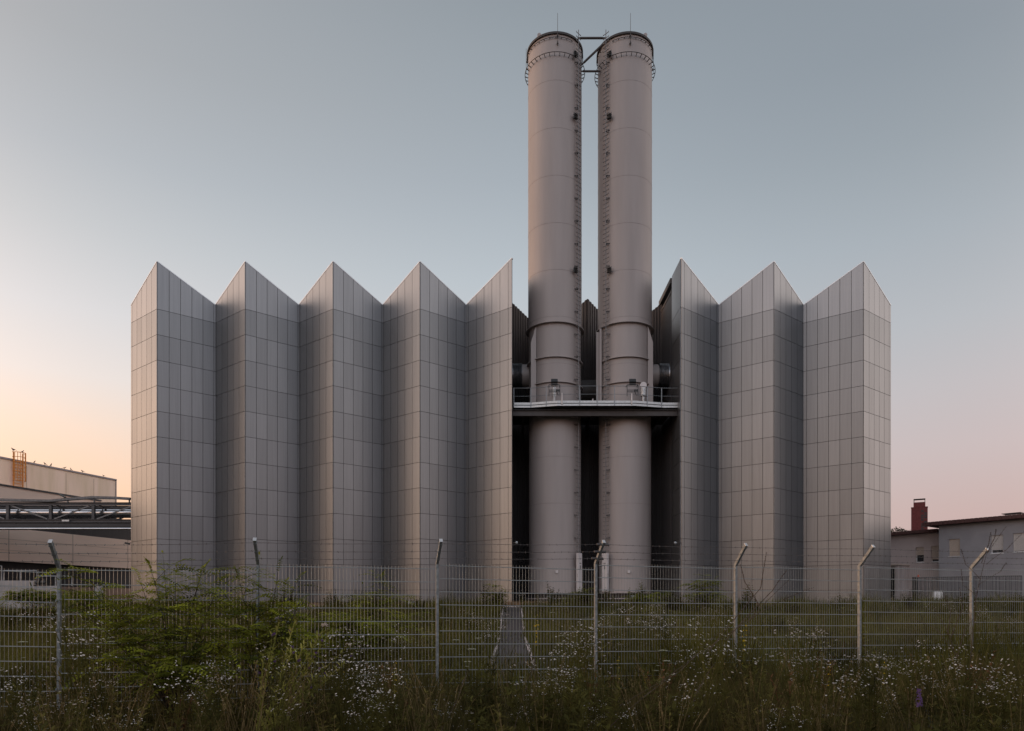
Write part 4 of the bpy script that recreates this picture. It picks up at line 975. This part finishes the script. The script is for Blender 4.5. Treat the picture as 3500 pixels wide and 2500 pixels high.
clusters = [(70, 2330, 4, 0), (330, 2390, 5, 0), (290, 2120, 4, 0), (110, 2110, 4, 1), (330, 2290, 3, 0), (700, 2330, 8, 0), (980, 2290, 5, 0), (1180, 2270, 7, 0), (1270, 2330, 9, 0), (1390, 2200, 5, 1), (1250, 2410, 6, 0), (1650, 2110, 8, 1), (1560, 2430, 3, 0), (1890, 2330, 6, 0), (1960, 2230, 5, 0), (2090, 2140, 9, 1), (2130, 2200, 6, 1), (2235, 2100, 8, 1), (2350, 2370, 5, 0), (2420, 2240, 6, 0), (2740, 2280, 6, 0), (2690, 2170, 6, 1), (2940, 2340, 9, 0), (2830, 2420, 5, 0), (3100, 2290, 5, 0), (3260, 2310, 7, 0), (3410, 2300, 6, 0), (3330, 2100, 4, 1), (3440, 2150, 4, 1), (2600, 2430, 4, 0), (2160, 2430, 6, 0), (1770, 2440, 4, 0), (2010, 2450, 5, 0), (440, 2440, 4, 0), (150, 2430, 5, 0), (3050, 2050, 4, 2), (2850, 2080, 4, 2), (1820, 2040, 4, 2), (1110, 2030, 4, 2), (3250, 2055, 5, 2), (2450, 2095, 4, 1), (3420, 2060, 4, 2), (2700, 2460, 4, 0), (3380, 2450, 4, 0), (1000, 2430, 5, 0)]
for px, py, n, far in clusters:
    for i in range(n):
        a, b = px + rs.gauss(0, 42), py + rs.gauss(0, 22)
        if far == 0: Zq = rs.uniform(5.6, 8.8)
        elif far == 1: Zq = rs.uniform(10.5, 22)
        else: Zq = rs.uniform(30, 41)
        x = XP(a, Zq); hh = ZP(b, Zq) - gz(x, Zq)      # height that brings its heads to this row
        if hh < .3: Zq = min(Zq, (E - .06 - .35) * F / max(30, b - HY)); x = XP(a, Zq); hh = ZP(b, Zq) - gz(x, Zq)
        spots.append((x, Zq, max(.35, min(1.5, hh / .8))))
spots = spots[:290]
place(dp, spots, set())
# ---- leafy weeds (foreground mass)
def weed_proto(seed, h, big=1.0, cnt=34):
    r = random.Random(seed); st, lf = TM(), TM()
    for s_ in range(r.randint(4, 6)):
        a0 = r.uniform(0, 6.28); top = Vector((math.cos(a0) * .22, math.sin(a0) * .22, h * r.uniform(.65, 1))); main = curve((math.cos(a0) * .05, math.sin(a0) * .05, 0), top, (0, 0, h * .15)); st.stem(main, .005, .002)
        for i in range(cnt):
            u = r.random(); q = main[min(8, int(u * 9))]; a = r.uniform(0, 6.28); ln = r.uniform(.05, .13) * (1.25 - u * .7) * big; lf.leaf(q, (math.cos(a), math.sin(a), r.uniform(-.1, .9)), (0, 0, 1), ln, ln * r.uniform(.18, .34))
    return st, lf
wl_ = 'dark leafy weed clump'
spots = [[], [], []]
for i in range(285):
    Zq = rs.choice((rs.uniform(5.4, 9.3), rs.uniform(5.6, 12.5))); x = rs.uniform(-.78, .78) * Zq
    s_ = rs.uniform(.7, 1.15) * (1.0 if Zq < 9 else .75)
    if abs(x) < .8 and Zq > 9.5: continue
    spots[rs.choice((0, 0, 0, 1, 1, 2))].append((x, Zq, s_))
wp = [plant_thing('leafy_weed', wl_, 'weed', 'leafy weeds along the fence', [('stem', s_, [M['weed']]), ('foliage', l_, [M['weed']])]) for s_, l_ in [weed_proto(40 + i, .7 + .07 * i, 1.1, 44) for i in range(4)]]
place(wp, spots[0], set())
wp2 = [plant_thing('leafy_weed', 'olive yellowish leafy weed clump', 'weed', 'olive weeds along the fence', [('stem', s_, [M['straw']]), ('foliage', l_, [M['weed_o']])]) for s_, l_ in [weed_proto(50 + i, .75 + .07 * i, .8, 50) for i in range(3)]]
place(wp2, spots[1], set())
def straw_proto(seed):
    r = random.Random(seed); st, lf = TM(), TM()
    for i in range(14):
        a = r.uniform(0, 6.28); top = Vector((math.cos(a) * r.uniform(.1, .4), math.sin(a) * r.uniform(.1, .4), r.uniform(.6, 1.0))); c_ = curve((r.uniform(-.1, .1), r.uniform(-.1, .1), 0), top, (0, 0, .12)); st.stem(c_, .0028, .0012)
        for k_ in range(9): q = c_[8] - (c_[8] - c_[6]) * r.random(); a = r.uniform(0, 6.28); lf.leaf(q, (math.cos(a) * .5, math.sin(a) * .5, 1), (0, 0, 1), .022, .008)
    return st, lf
wp3 = [plant_thing('straw_tuft', 'pale straw coloured seed grass tuft', 'grass', 'straw tufts along the fence', [('stem', s_, [M['straw']]), ('seed_heads', l_, [M['straw']])]) for s_, l_ in [straw_proto(70 + i) for i in range(3)]]
for px in (845, 880, 915, 950, 990, 1040, 1500, 1420, 2330, 2620, 2900): spots[2].append((XP(px, 6.6), 6.6 + rs.uniform(-.5, .8), 1.1))
place(wp3, spots[2], set())
rl_ = 'rusty reddish dock weed'
rpz = [plant_thing('dock_weed', rl_, 'weed', 'rusty brown dock weeds', [('stem', s_, [M['weed_r']]), ('foliage', l_, [M['weed_r']])]) for s_, l_ in [weed_proto(80 + i, .85) for i in range(2)]]
place(rpz, [(XP(px, Z_), Z_, rs.uniform(.8, 1.1)) for px, Z_ in ((1990, 8.2), (2040, 9.5), (1360, 8.5), (2260, 9.0), (2700, 8.0), (2790, 9.6), (3350, 9), (600, 7.4), (1500, 12.5), (2900, 15), (2450, 20), (3150, 11))], set())
# tall weeds on the strip behind the fence
tp_ = [plant_thing('tall_weed', 'tall green weed', 'weed', 'tall weeds behind the fence', [('stem', s_, [M['grass']]), ('foliage', l_, [M['grass_b']])]) for s_, l_ in [weed_proto(60 + i, 1.0 + .2 * i, 1.7, 80) for i in range(3)]]
spots = [(XP(px + rs.gauss(0, 22), Z_), Z_, rs.uniform(.8, 1.25)) for px, Z_, n in ((1690, 39, 5), (1900, 40, 5), (1990, 39, 6), (2060, 40, 4), (2180, 40, 6), (2400, 38, 8), (2300, 39, 5), (2540, 38, 5), (2700, 36, 5), (2870, 34, 5), (3020, 34, 6), (3120, 38, 6), (3300, 36, 6), (3440, 34, 6), (100, 33, 6), (180, 34, 6), (250, 32, 6), (40, 32, 5), (330, 34, 5), (1140, 40, 3), (980, 40, 4), (1440, 38, 3), (2650, 24, 5), (2250, 25, 5), (1950, 22, 4), (3200, 22, 5), (1600, 26, 4)) for _ in range(n)]
place(tp_, spots, set())
tq_ = [plant_thing('meadow_weed', 'waist high olive brown weed', 'weed', 'olive weeds behind the fence', [('stem', s_, [M['straw']]), ('foliage', l_, [M['weed_o' if i % 2 else 'weed_l']])]) for i, (s_, l_) in enumerate([weed_proto(160 + i, .95 + .1 * i, .9, 70) for i in range(4)])]
spots = []
for i in range(215):
    Zq = rs.choice((rs.uniform(10.8, 17), rs.uniform(11, 27))); x = rs.uniform(-.74, .74) * Zq
    px = CX + F * x / Zq; kf = (px - FA) / (FB - px * FC)
    if abs(x) < 1.0 or abs(x + 12) < .8 or Zq < 9.43 * (1 + FC * kf) + .5: continue
    spots.append((x, Zq, rs.uniform(.8, 1.25) if Zq < 17 else rs.uniform(.5, 1.0)))
for i in range(84):
    Zq = rs.uniform(17, 40); x = rs.uniform(-.1, .72) * Zq if i % 4 else rs.uniform(-.7, 0) * Zq
    if abs(x) < 1.0 or abs(x + 12) < .8: continue
    spots.append((x, Zq, rs.uniform(.7, 1.25)))
place(tq_, spots, set())
# ---- umbels
def umbel_proto(seed, h):
    r = random.Random(seed); st, fl = TM(), TM()
    top = Vector((r.uniform(-.06, .06), r.uniform(-.06, .06), h)); main = curve((0, 0, 0), top, (.03, 0, 0)); st.stem(main, .005, .003)
    for i in range(18):
        a = 6.283 * i / 18 * 2.4; rad = .065 * math.sqrt(i / 18 + .05); e_ = top + Vector((math.cos(a) * rad, math.sin(a) * rad, .03 + .008 * (1 - rad / .045)))
        st.stem([top, e_], .0015, .001); fl.disc(e_, .016, (0, 0, 1), 0)
    e3 = main[5] + Vector((.09, .03, .12)); st.stem([main[5], e3], .003, .002)
    for i in range(10): a = i * 2.4; rad = .028 * math.sqrt(i / 10); fl.disc(e3 + Vector((math.cos(a) * rad, math.sin(a) * rad, .01)), .010, (0, 0, 1), 0)
    return st, fl
up_ = [plant_thing('wild_carrot', 'wild carrot with flat creamy umbels', 'wildflower', 'wild carrots in the meadow', [('stem', s_, [M['weed']]), ('umbels', f_, [M['umbel']])]) for s_, f_ in [umbel_proto(90 + i, .9) for i in range(3)]]
us = []
for px, py in ((360, 2067), (365, 2092), (315, 2123), (318, 2142), (392, 2132), (355, 2180), (372, 2190), (70, 2190), (1568, 2184), (1635, 2178), (1610, 2214), (1602, 2258), (2210, 2134), (2246, 2137), (2196, 2160), (2245, 2168), (2178, 2181), (2255, 2218), (2272, 2253), (2290, 2256), (2250, 2288), (2278, 2135), (1912, 2195), (1922, 2170), (1890, 2092), (2912, 2084), (2880, 2040), (2720, 2110), (3180, 2040), (2930, 2430), (1790, 2310), (905, 2060), (3260, 2250), (1530, 2120)):
    Zq = min(24, max(9.9, (E - .1 - .9) * F / max(20, py - HY))); us.append((XP(px, Zq), Zq, ((ZP(py, Zq) - gz(XP(px, Zq), Zq)) / .93)))
us = [u_ for u_ in us if .35 < u_[2] < 2.2]
place(up_, us, set())
# ---- yellow spikes
def gold_proto(seed):
    r = random.Random(seed); st, lf, fl = TM(), TM(), TM(); top = Vector((r.uniform(-.1, .1), 0, 1.0)); main = curve((0, 0, 0), top, (.04, 0, 0), 14); st.stem(main, .006, .002)
    for i in range(60):
        k_ = r.randint(2, 14); a = r.uniform(0, 6.28); ln = .06 * (1.2 - k_ / 16); lf.leaf(main[k_], (math.cos(a), math.sin(a), .6), (0, 0, 1), ln, ln * .25)
    for i in range(12): k_ = r.randint(8, 14); a = r.uniform(0, 6.28); fl.disc(main[k_] + Vector((math.cos(a) * .025, math.sin(a) * .025, .01)), .012, (math.cos(a), math.sin(a), .6), 0)
    return st, lf, fl
gp = [plant_thing('evening_primrose', 'upright spike with yellow flowers', 'wildflower', 'yellow flowered spikes', [('stem', s_, [M['thistle']]), ('foliage', l_, [M['weed']]), ('flowers', f_, [M['yellow']])]) for s_, l_, f_ in [gold_proto(5), gold_proto(6)]]
place(gp, [(XP(px, Z_), Z_, sc) for px, Z_, sc in ((1845, 12.5, 1.35), (1838, 14.5, 1.2), (2110, 10.4, .75), (2545, 11.0, 1.0), (2553, 11.6, 1.15), (2840, 9.5, .7), (2200, 10.5, .55), (1175, 8.6, .75), (1360, 8.0, .9), (3030, 9.5, .7))], set())
# purple spike flower at the lower right
s_, f_ = TM(), TM(); r = random.Random(9); s_.stem(curve((0, 0, 0), (0, 0, .5), (.02, 0, 0)), .004, .002)
for i in range(60): a = r.uniform(0, 6.28); z = r.uniform(.36, .52); f_.disc((math.cos(a) * .025 * (1.2 - (z - .36) * 4), math.sin(a) * .025, z), .009, (math.cos(a), math.sin(a), .4), 0)
t = plant_thing('purple_flower', 'single purple flower spike low in the weeds at the lower right', 'wildflower', None, [('stem', s_, [M['weed']]), ('flowers', f_, [M['purple']])]); Zq = 6.4; t.location = (XP(3142, Zq), Zq, ZP(2375, Zq) - .47)

# ---- thistles leaning right
def thistle(root, tips, label):
    root = Vector((root.x, root.y, gz(root.x, root.y) - .02)); st, lf, hd, ff = TM(), TM(), TM(), TM(); r = random.Random(int(root.x * 100))
    for tip, kind in tips:
        c_ = curve(root + Vector((r.uniform(-.06, .06), 0, 0)), tip, (0, 0, .08), 12); st.stem(c_, .010, .004)
        for k_ in range(3, 12):
            q = c_[k_]
            for _ in range(5): a = r.uniform(0, 6.28); lf.leaf(q.lerp(c_[k_ + 1], r.random()), (math.cos(a) * .7 + .3, math.sin(a), r.uniform(-.2, 1.2)), (0, 0, 1), r.uniform(.05, .12), .016)
        heads = [c_[12]]
        for k_ in (8, 9, 10, 11):
            if r.random() < .7: e_ = c_[k_] + Vector((r.uniform(-.02, .12), r.uniform(-.05, .05), r.uniform(.05, .13))); st.stem([c_[k_], e_], .003, .002); heads.append(e_)
        for j, h_ in enumerate(heads):
            for q in ((0, 0, 1), (0, -1, 0), (1, 0, 0), (-1, 0, 0), (0, 0, -1)): hd.disc(h_, .014, q, 0, 6, 1.0)
            if j == 0 and kind == 'f':
                for i in range(26): v = Vector((r.uniform(-1, 1), r.uniform(-1, 1), r.uniform(0, 1))).normalized(); ff.leaf(h_, v, (0, 1, 0), .045, .006, mi=1)
            elif (j + len(heads)) % 2 == 0:
                for i in range(10): v = Vector((r.uniform(-.6, .6), r.uniform(-.6, .6), 1)).normalized(); ff.leaf(h_ + Vector((0, 0, .008)), v, (0, 1, 0), .028, .008, mi=0)
    t = thing('thistle', label, 'thistle'); st.build('stem', [M['thistle']], t); lf.build('foliage', [M['thistle']], t); hd.build('seed_heads', [M['weed']], t); ff.build('flowers', [M['purple'], M['fluff']], t); return t
Z_ = 6.7
thistle(P(870, 2520, Z_), [(P(1010, 2112, Z_), 'p'), (P(955, 2122, Z_), 'p'), (P(1110, 2142, Z_), 'f'), (P(1045, 2190, Z_), 'p'), (P(1140, 2140, Z_ + .2), 'p'), (P(930, 2180, Z_), 'p'), (P(1000, 2220, Z_ - .2), 'p'), (P(900, 2230, Z_), 'p')], 'light green thistle with purple heads leaning right before the robinia bush')
thistle(P(835, 2500, Z_ + .3), [(P(1190, 2210, Z_ + .3), 'f'), (P(1200, 2250, Z_ + .1), 'p'), (P(1185, 2270, Z_ + .2), 'p'), (P(1080, 2240, Z_), 'p'), (P(1110, 2290, Z_), 'p'), (P(1020, 2280, Z_), 'p')], 'lower thistle with fluffy seed heads reaching farthest right')

# ---- robinia bushes
def robinia(name, base, tips, seed, label, dens=1.0, group=None, leafs=1.0, r0=.016):
    r = random.Random(seed); wd, lf = TM(), TM(); base = Vector(base)
    def cleaf(q, d, ln):
        d = Vector(d).normalized(); droop = Vector((0, 0, -1)); pts = [q + d * ln * u + droop * ln * .35 * u * u for u in [i / 8 for i in range(9)]]
        wd.stem([pts[0], pts[4], pts[8]], .0022, .001); side = d.cross(Vector((0, 0, 1))); side = side.normalized() if side.length > .05 else Vector((1, 0, 0))
        tw = r.uniform(-.5, .5)
        for i in range(1, 9):
            sz = .040 * leafs * (1 if i < 7 else .8)
            for s_ in (-1, 1):
                dd_ = side * s_ + d * .35 + Vector((0, 0, tw * s_ + r.uniform(-.2, .15))); lf.leaf(pts[i], dd_, (0, 0, 1), sz * r.uniform(.85, 1.1), sz * .48)
        lf.leaf(pts[8], d + droop * .5, (0, 0, 1), .04 * leafs, .018 * leafs)
    def branch(a, b, r_, lvl):
        ln = (Vector(b) - Vector(a)).length; c_ = curve(a, b, (r.uniform(-.05, .05) * ln, r.uniform(-.05, .05) * ln, .16 * ln), 12); wd.stem(c_, r_, r_ * .3)
        nl = max(4, int(ln * 16 * dens)) if lvl else max(6, int(ln * 11 * dens))
        for i in range(nl):
            u = (.30 if lvl == 0 else .1) + (1 - (.30 if lvl == 0 else .1)) * (i + r.random()) / nl; k_ = min(11, int(u * 12)); q = c_[k_].lerp(c_[k_ + 1], u * 12 - k_) if k_ < 12 else c_[12]
            a_ = i * 2.4 + r.uniform(-.5, .5); cleaf(q, (math.cos(a_), math.sin(a_) * .8, r.uniform(-.1, .55)), r.uniform(.16, .27) * leafs)
        if lvl == 0:
            for _ in range(int(4 * dens)):
                k_ = r.randint(5, 11); a_ = r.uniform(0, 6.28); L2 = r.uniform(.25, .65); branch(c_[k_], c_[k_] + Vector((math.cos(a_) * L2, math.sin(a_) * L2 * .6, r.uniform(-.05, .25))), r_ * .5, 1)
        cleaf(c_[12], c_[12] - c_[11], .2 * leafs)
    for tp2 in tips: branch(base, tp2, r0, 0)
    t = thing(name, label, 'bush', base, group); wd.build('branches', [M['bark']], t); lf.build('foliage', [M['robinia']], t); fix(t); return t
Z_ = 8.9
robinia('robinia_bush', P(590, 2440, Z_), [P(*q) for q in ((250, 1945, 8.7), (330, 2010, 8.8), (520, 1962, 8.6), (480, 1990, 8.9), (600, 2000, 8.4), (680, 1985, 8.9), (745, 2010, 8.7), (770, 2080, 8.6), (700, 2130, 8.2), (410, 2090, 8.4), (350, 2150, 8.3), (560, 2080, 8.2), (640, 2180, 8.0), (480, 2200, 8.1), (780, 2180, 8.3), (420, 2260, 8.0), (300, 2110, 8.0), (860, 2140, 8.2), (330, 2230, 7.8), (620, 2280, 7.6), (760, 2270, 7.9), (500, 2310, 7.6), (230, 2030, 8.9), (560, 1930, 9.2), (690, 1960, 9.3))], 3, 'big feathery robinia bush growing through the fence between the two left posts', .85, None, 1.4, .011)
robinia('robinia_bush', P(890, 2420, 9.2), [P(*q) for q in ((885, 1945, 9.1), (950, 1960, 9.0), (970, 2030, 9.1), (820, 1990, 9.2), (780, 2050, 9.0), (990, 2110, 9.0), (860, 2060, 8.8), (930, 2160, 8.8), (1010, 2000, 9.0), (1020, 2070, 8.8), (790, 2130, 8.7), (1060, 2180, 8.6), (900, 2240, 8.4))], 8, 'upright robinia bush wrapped around the second fence post from the left', .95, None, 1.4, .012)
robinia('robinia_sapling', P(1245, 2250, 14.5), [P(*q) for q in ((1300, 1985, 14.5), (1240, 2030, 14.3), (1320, 2060, 14.5), (1255, 2090, 14.4))], 12, 'slender robinia sapling alone behind the fence, left of the third post', 1.4, None, 1.5)
robinia('robinia_sapling', P(1180, 2300, 12.5), [P(*q) for q in ((1110, 2120, 12.4), (1190, 2130, 12.2), (1260, 2160, 12.4), (1060, 2150, 12.0), (1160, 2200, 12.0), (1330, 2180, 12.3), (1000, 2190, 11.6), (1380, 2130, 13), (1220, 2100, 12.6))], 15, 'low spreading robinia sapling behind the thistles', 1.8, None, 1.3)
robinia('shrub', P(120, 2080, 33), [P(*q) for q in ((60, 2030, 33), (110, 2020, 33), (160, 2035, 33), (190, 2050, 32.5), (30, 2050, 33))], 17, 'dark shrub before the concrete retaining wall, left of the first post', 1.4, None, 3.0)
robinia('shrub', P(290, 2090, 34), [P(*q) for q in ((240, 2030, 34), (290, 2015, 34), (330, 2040, 34), (350, 2060, 34))], 19, 'dark shrub before the low railings, right of the first post', 1.4, None, 3.0)

robinia('shrub', P(2405, 2085, 37), [P(*q) for q in ((2375, 2000, 37), (2405, 1965, 37), (2440, 1990, 37), (2455, 2030, 37), (2360, 2040, 37))], 23, 'leafy dark sapling before the wing just right of the recess', 1.2, None, 2.6)
robinia('shrub', P(1688, 2075, 39), [P(*q) for q in ((1670, 2030, 39), (1692, 2005, 39), (1712, 2035, 39))], 24, 'small pointed bush at the facade foot left of the gravel path', 1.2, None, 2.2)
robinia('shrub', P(1985, 2080, 40), [P(*q) for q in ((1950, 2040, 40), (1990, 2015, 40), (2010, 2040, 40), (1925, 2050, 40))], 25, 'bush covering the foot of the left chimney ladder cabinet', 1.2, None, 2.2)
robinia('shrub', P(2195, 2085, 39), [P(*q) for q in ((2150, 2040, 39), (2190, 2030, 39), (2240, 2035, 39), (2270, 2050, 39))], 26, 'low bush before the right chimney base', 1.2, None, 2.2)

# ---- dry branching stalks at the right
def dry_stalk(paths, label, r0=.006):
    st, lf = TM(), TM(); r = random.Random(len(paths) * 13 + int(paths[0][0].x * 10))
    for pts in paths:
        c_ = [pts[0]]
        for a, b in zip(pts[:-1], pts[1:]): c_ += curve(a, b, (0, 0, .02), 6)[1:]
        st.stem(c_, r0, r0 * .35); n = len(c_)
        for i in range(n // 3, n - 1):
            for _ in range(9):
                q = c_[i].lerp(c_[i + 1], r.random()); a_ = r.uniform(0, 6.28); v = Vector((math.cos(a_), math.sin(a_), r.uniform(.0, 1))); lf.leaf(q, v, (0, 0, 1), .018, .010)
    t = thing('dry_stalk', label, 'weed', paths[0][0]); st.build('stem', [M['dry']], t); lf.build('seed_pods', [M['dry']], t); fix(t)
Z_ = 9.6
dry_stalk([[P(1980, 2500, 7), P(2260, 2330, 7.5), P(2560, 2120, 8.2), P(2700, 1980, 8.6)], [P(2420, 2230, 7.9), P(2600, 2010, 8.2), P(2620, 1890, 8.3)], [P(2560, 2120, 8.2), P(2660, 2060, 8.5), P(2780, 2010, 8.7)], [P(2480, 2190, 8), P(2640, 2020, 8.2), P(2690, 1950, 8.4)], [P(2600, 2080, 8.2), P(2545, 1990, 8.3), P(2530, 1930, 8.3)]], 'long brown dry stalk slanting up to the right across the fifth post', .008)
Z_ = 10.6
dry_stalk([[P(3310, 2340, Z_), P(3335, 2050, Z_), P(3370, 1900, Z_), P(3440, 1800, Z_)], [P(3345, 2000, Z_), P(3420, 1955, Z_), P(3440, 1925, Z_)], [P(3370, 1930, Z_), P(3440, 1880, Z_), P(3520, 1800, Z_)], [P(3350, 1980, Z_), P(3300, 1930, Z_), P(3285, 1880, Z_)], [P(3375, 1890, Z_), P(3400, 1840, Z_), P(3405, 1810, Z_)], [P(3340, 2040, Z_), P(3290, 2000, Z_), P(3285, 1945, Z_)], [P(3355, 1925, Z_), P(3380, 1860, Z_), P(3387, 1820, Z_)]], 'tall branching dry stalk overtopping the last fence post at the right')
dry_stalk([[P(3290, 2330, 10), P(3240, 2160, 10), P(3180, 2060, 10)], [P(3250, 2180, 10), P(3290, 2080, 10), P(3280, 2010, 10)], [P(3270, 2250, 10), P(3300, 2150, 10), P(3370, 2070, 10)], [P(3240, 2170, 10), P(3250, 2090, 10), P(3220, 2020, 10)], [P(3270, 2240, 10), P(3200, 2150, 10), P(3120, 2120, 10)]], 'twiggy brown bush tangle at the foot of the last post', .006)
dry_stalk([[P(1750, 2520, 6.5), P(1790, 2380, 6.6), P(1830, 2260, 6.8)], [P(1500, 2520, 6.5), P(1560, 2400, 6.6), P(1600, 2290, 6.8)]], 'thin dry stems rising before the gravel path', .004)
dry_stalk([[P(2050, 2520, 6.2), P(2180, 2400, 6.4), P(2330, 2290, 7.0), P(2460, 2160, 7.6)], [P(2330, 2520, 6.4), P(2380, 2370, 6.6), P(2440, 2270, 7.0)]], 'slender olive stem arching right in front of the fourth and fifth posts', .006)

# ---- distant tree behind the pink house
def crown(name, c_, rx, rz, n, seed, label, leaf):
    r = random.Random(seed); lf, tr = TM(), TM(); c_ = Vector(c_); lobes = [(c_ + Vector((r.uniform(-.7, .7) * rx, r.uniform(-.5, .5) * rx, r.uniform(-.5, .6) * rz)), r.uniform(.3, .55)) for _ in range(9)]
    for i in range(n):
        lc, s_ = lobes[i % 9]; v = Vector((r.gauss(0, 1), r.gauss(0, 1), r.gauss(0, 1))).normalized() * r.uniform(.6, 1.05) ** .5
        q = lc + Vector((v.x * rx * s_, v.y * rx * s_, v.z * rz * s_)); lf.leaf(q, (r.uniform(-1, 1), r.uniform(-1, 1), r.uniform(-.6, .6)), (0, 0, 1), leaf, leaf * .6)
    base = Vector((c_.x, c_.y, 1.3)); tr.stem([base, (base + c_) / 2, c_], .35, .1)
    for lc, s_ in lobes: tr.stem([c_ - Vector((0, 0, rz * .5)), lc], .1, .03)
    t = thing(name, label, 'tree', base); tr.build('trunk', [M['bark']], t); lf.build('crown', [M['treeleaf']], t); fix(t)
crown('tree', P(3092, 1830, 95), 1.9, 1.0, 2600, 4, 'dark rounded tree crown peeping over the pink house roof', .22)
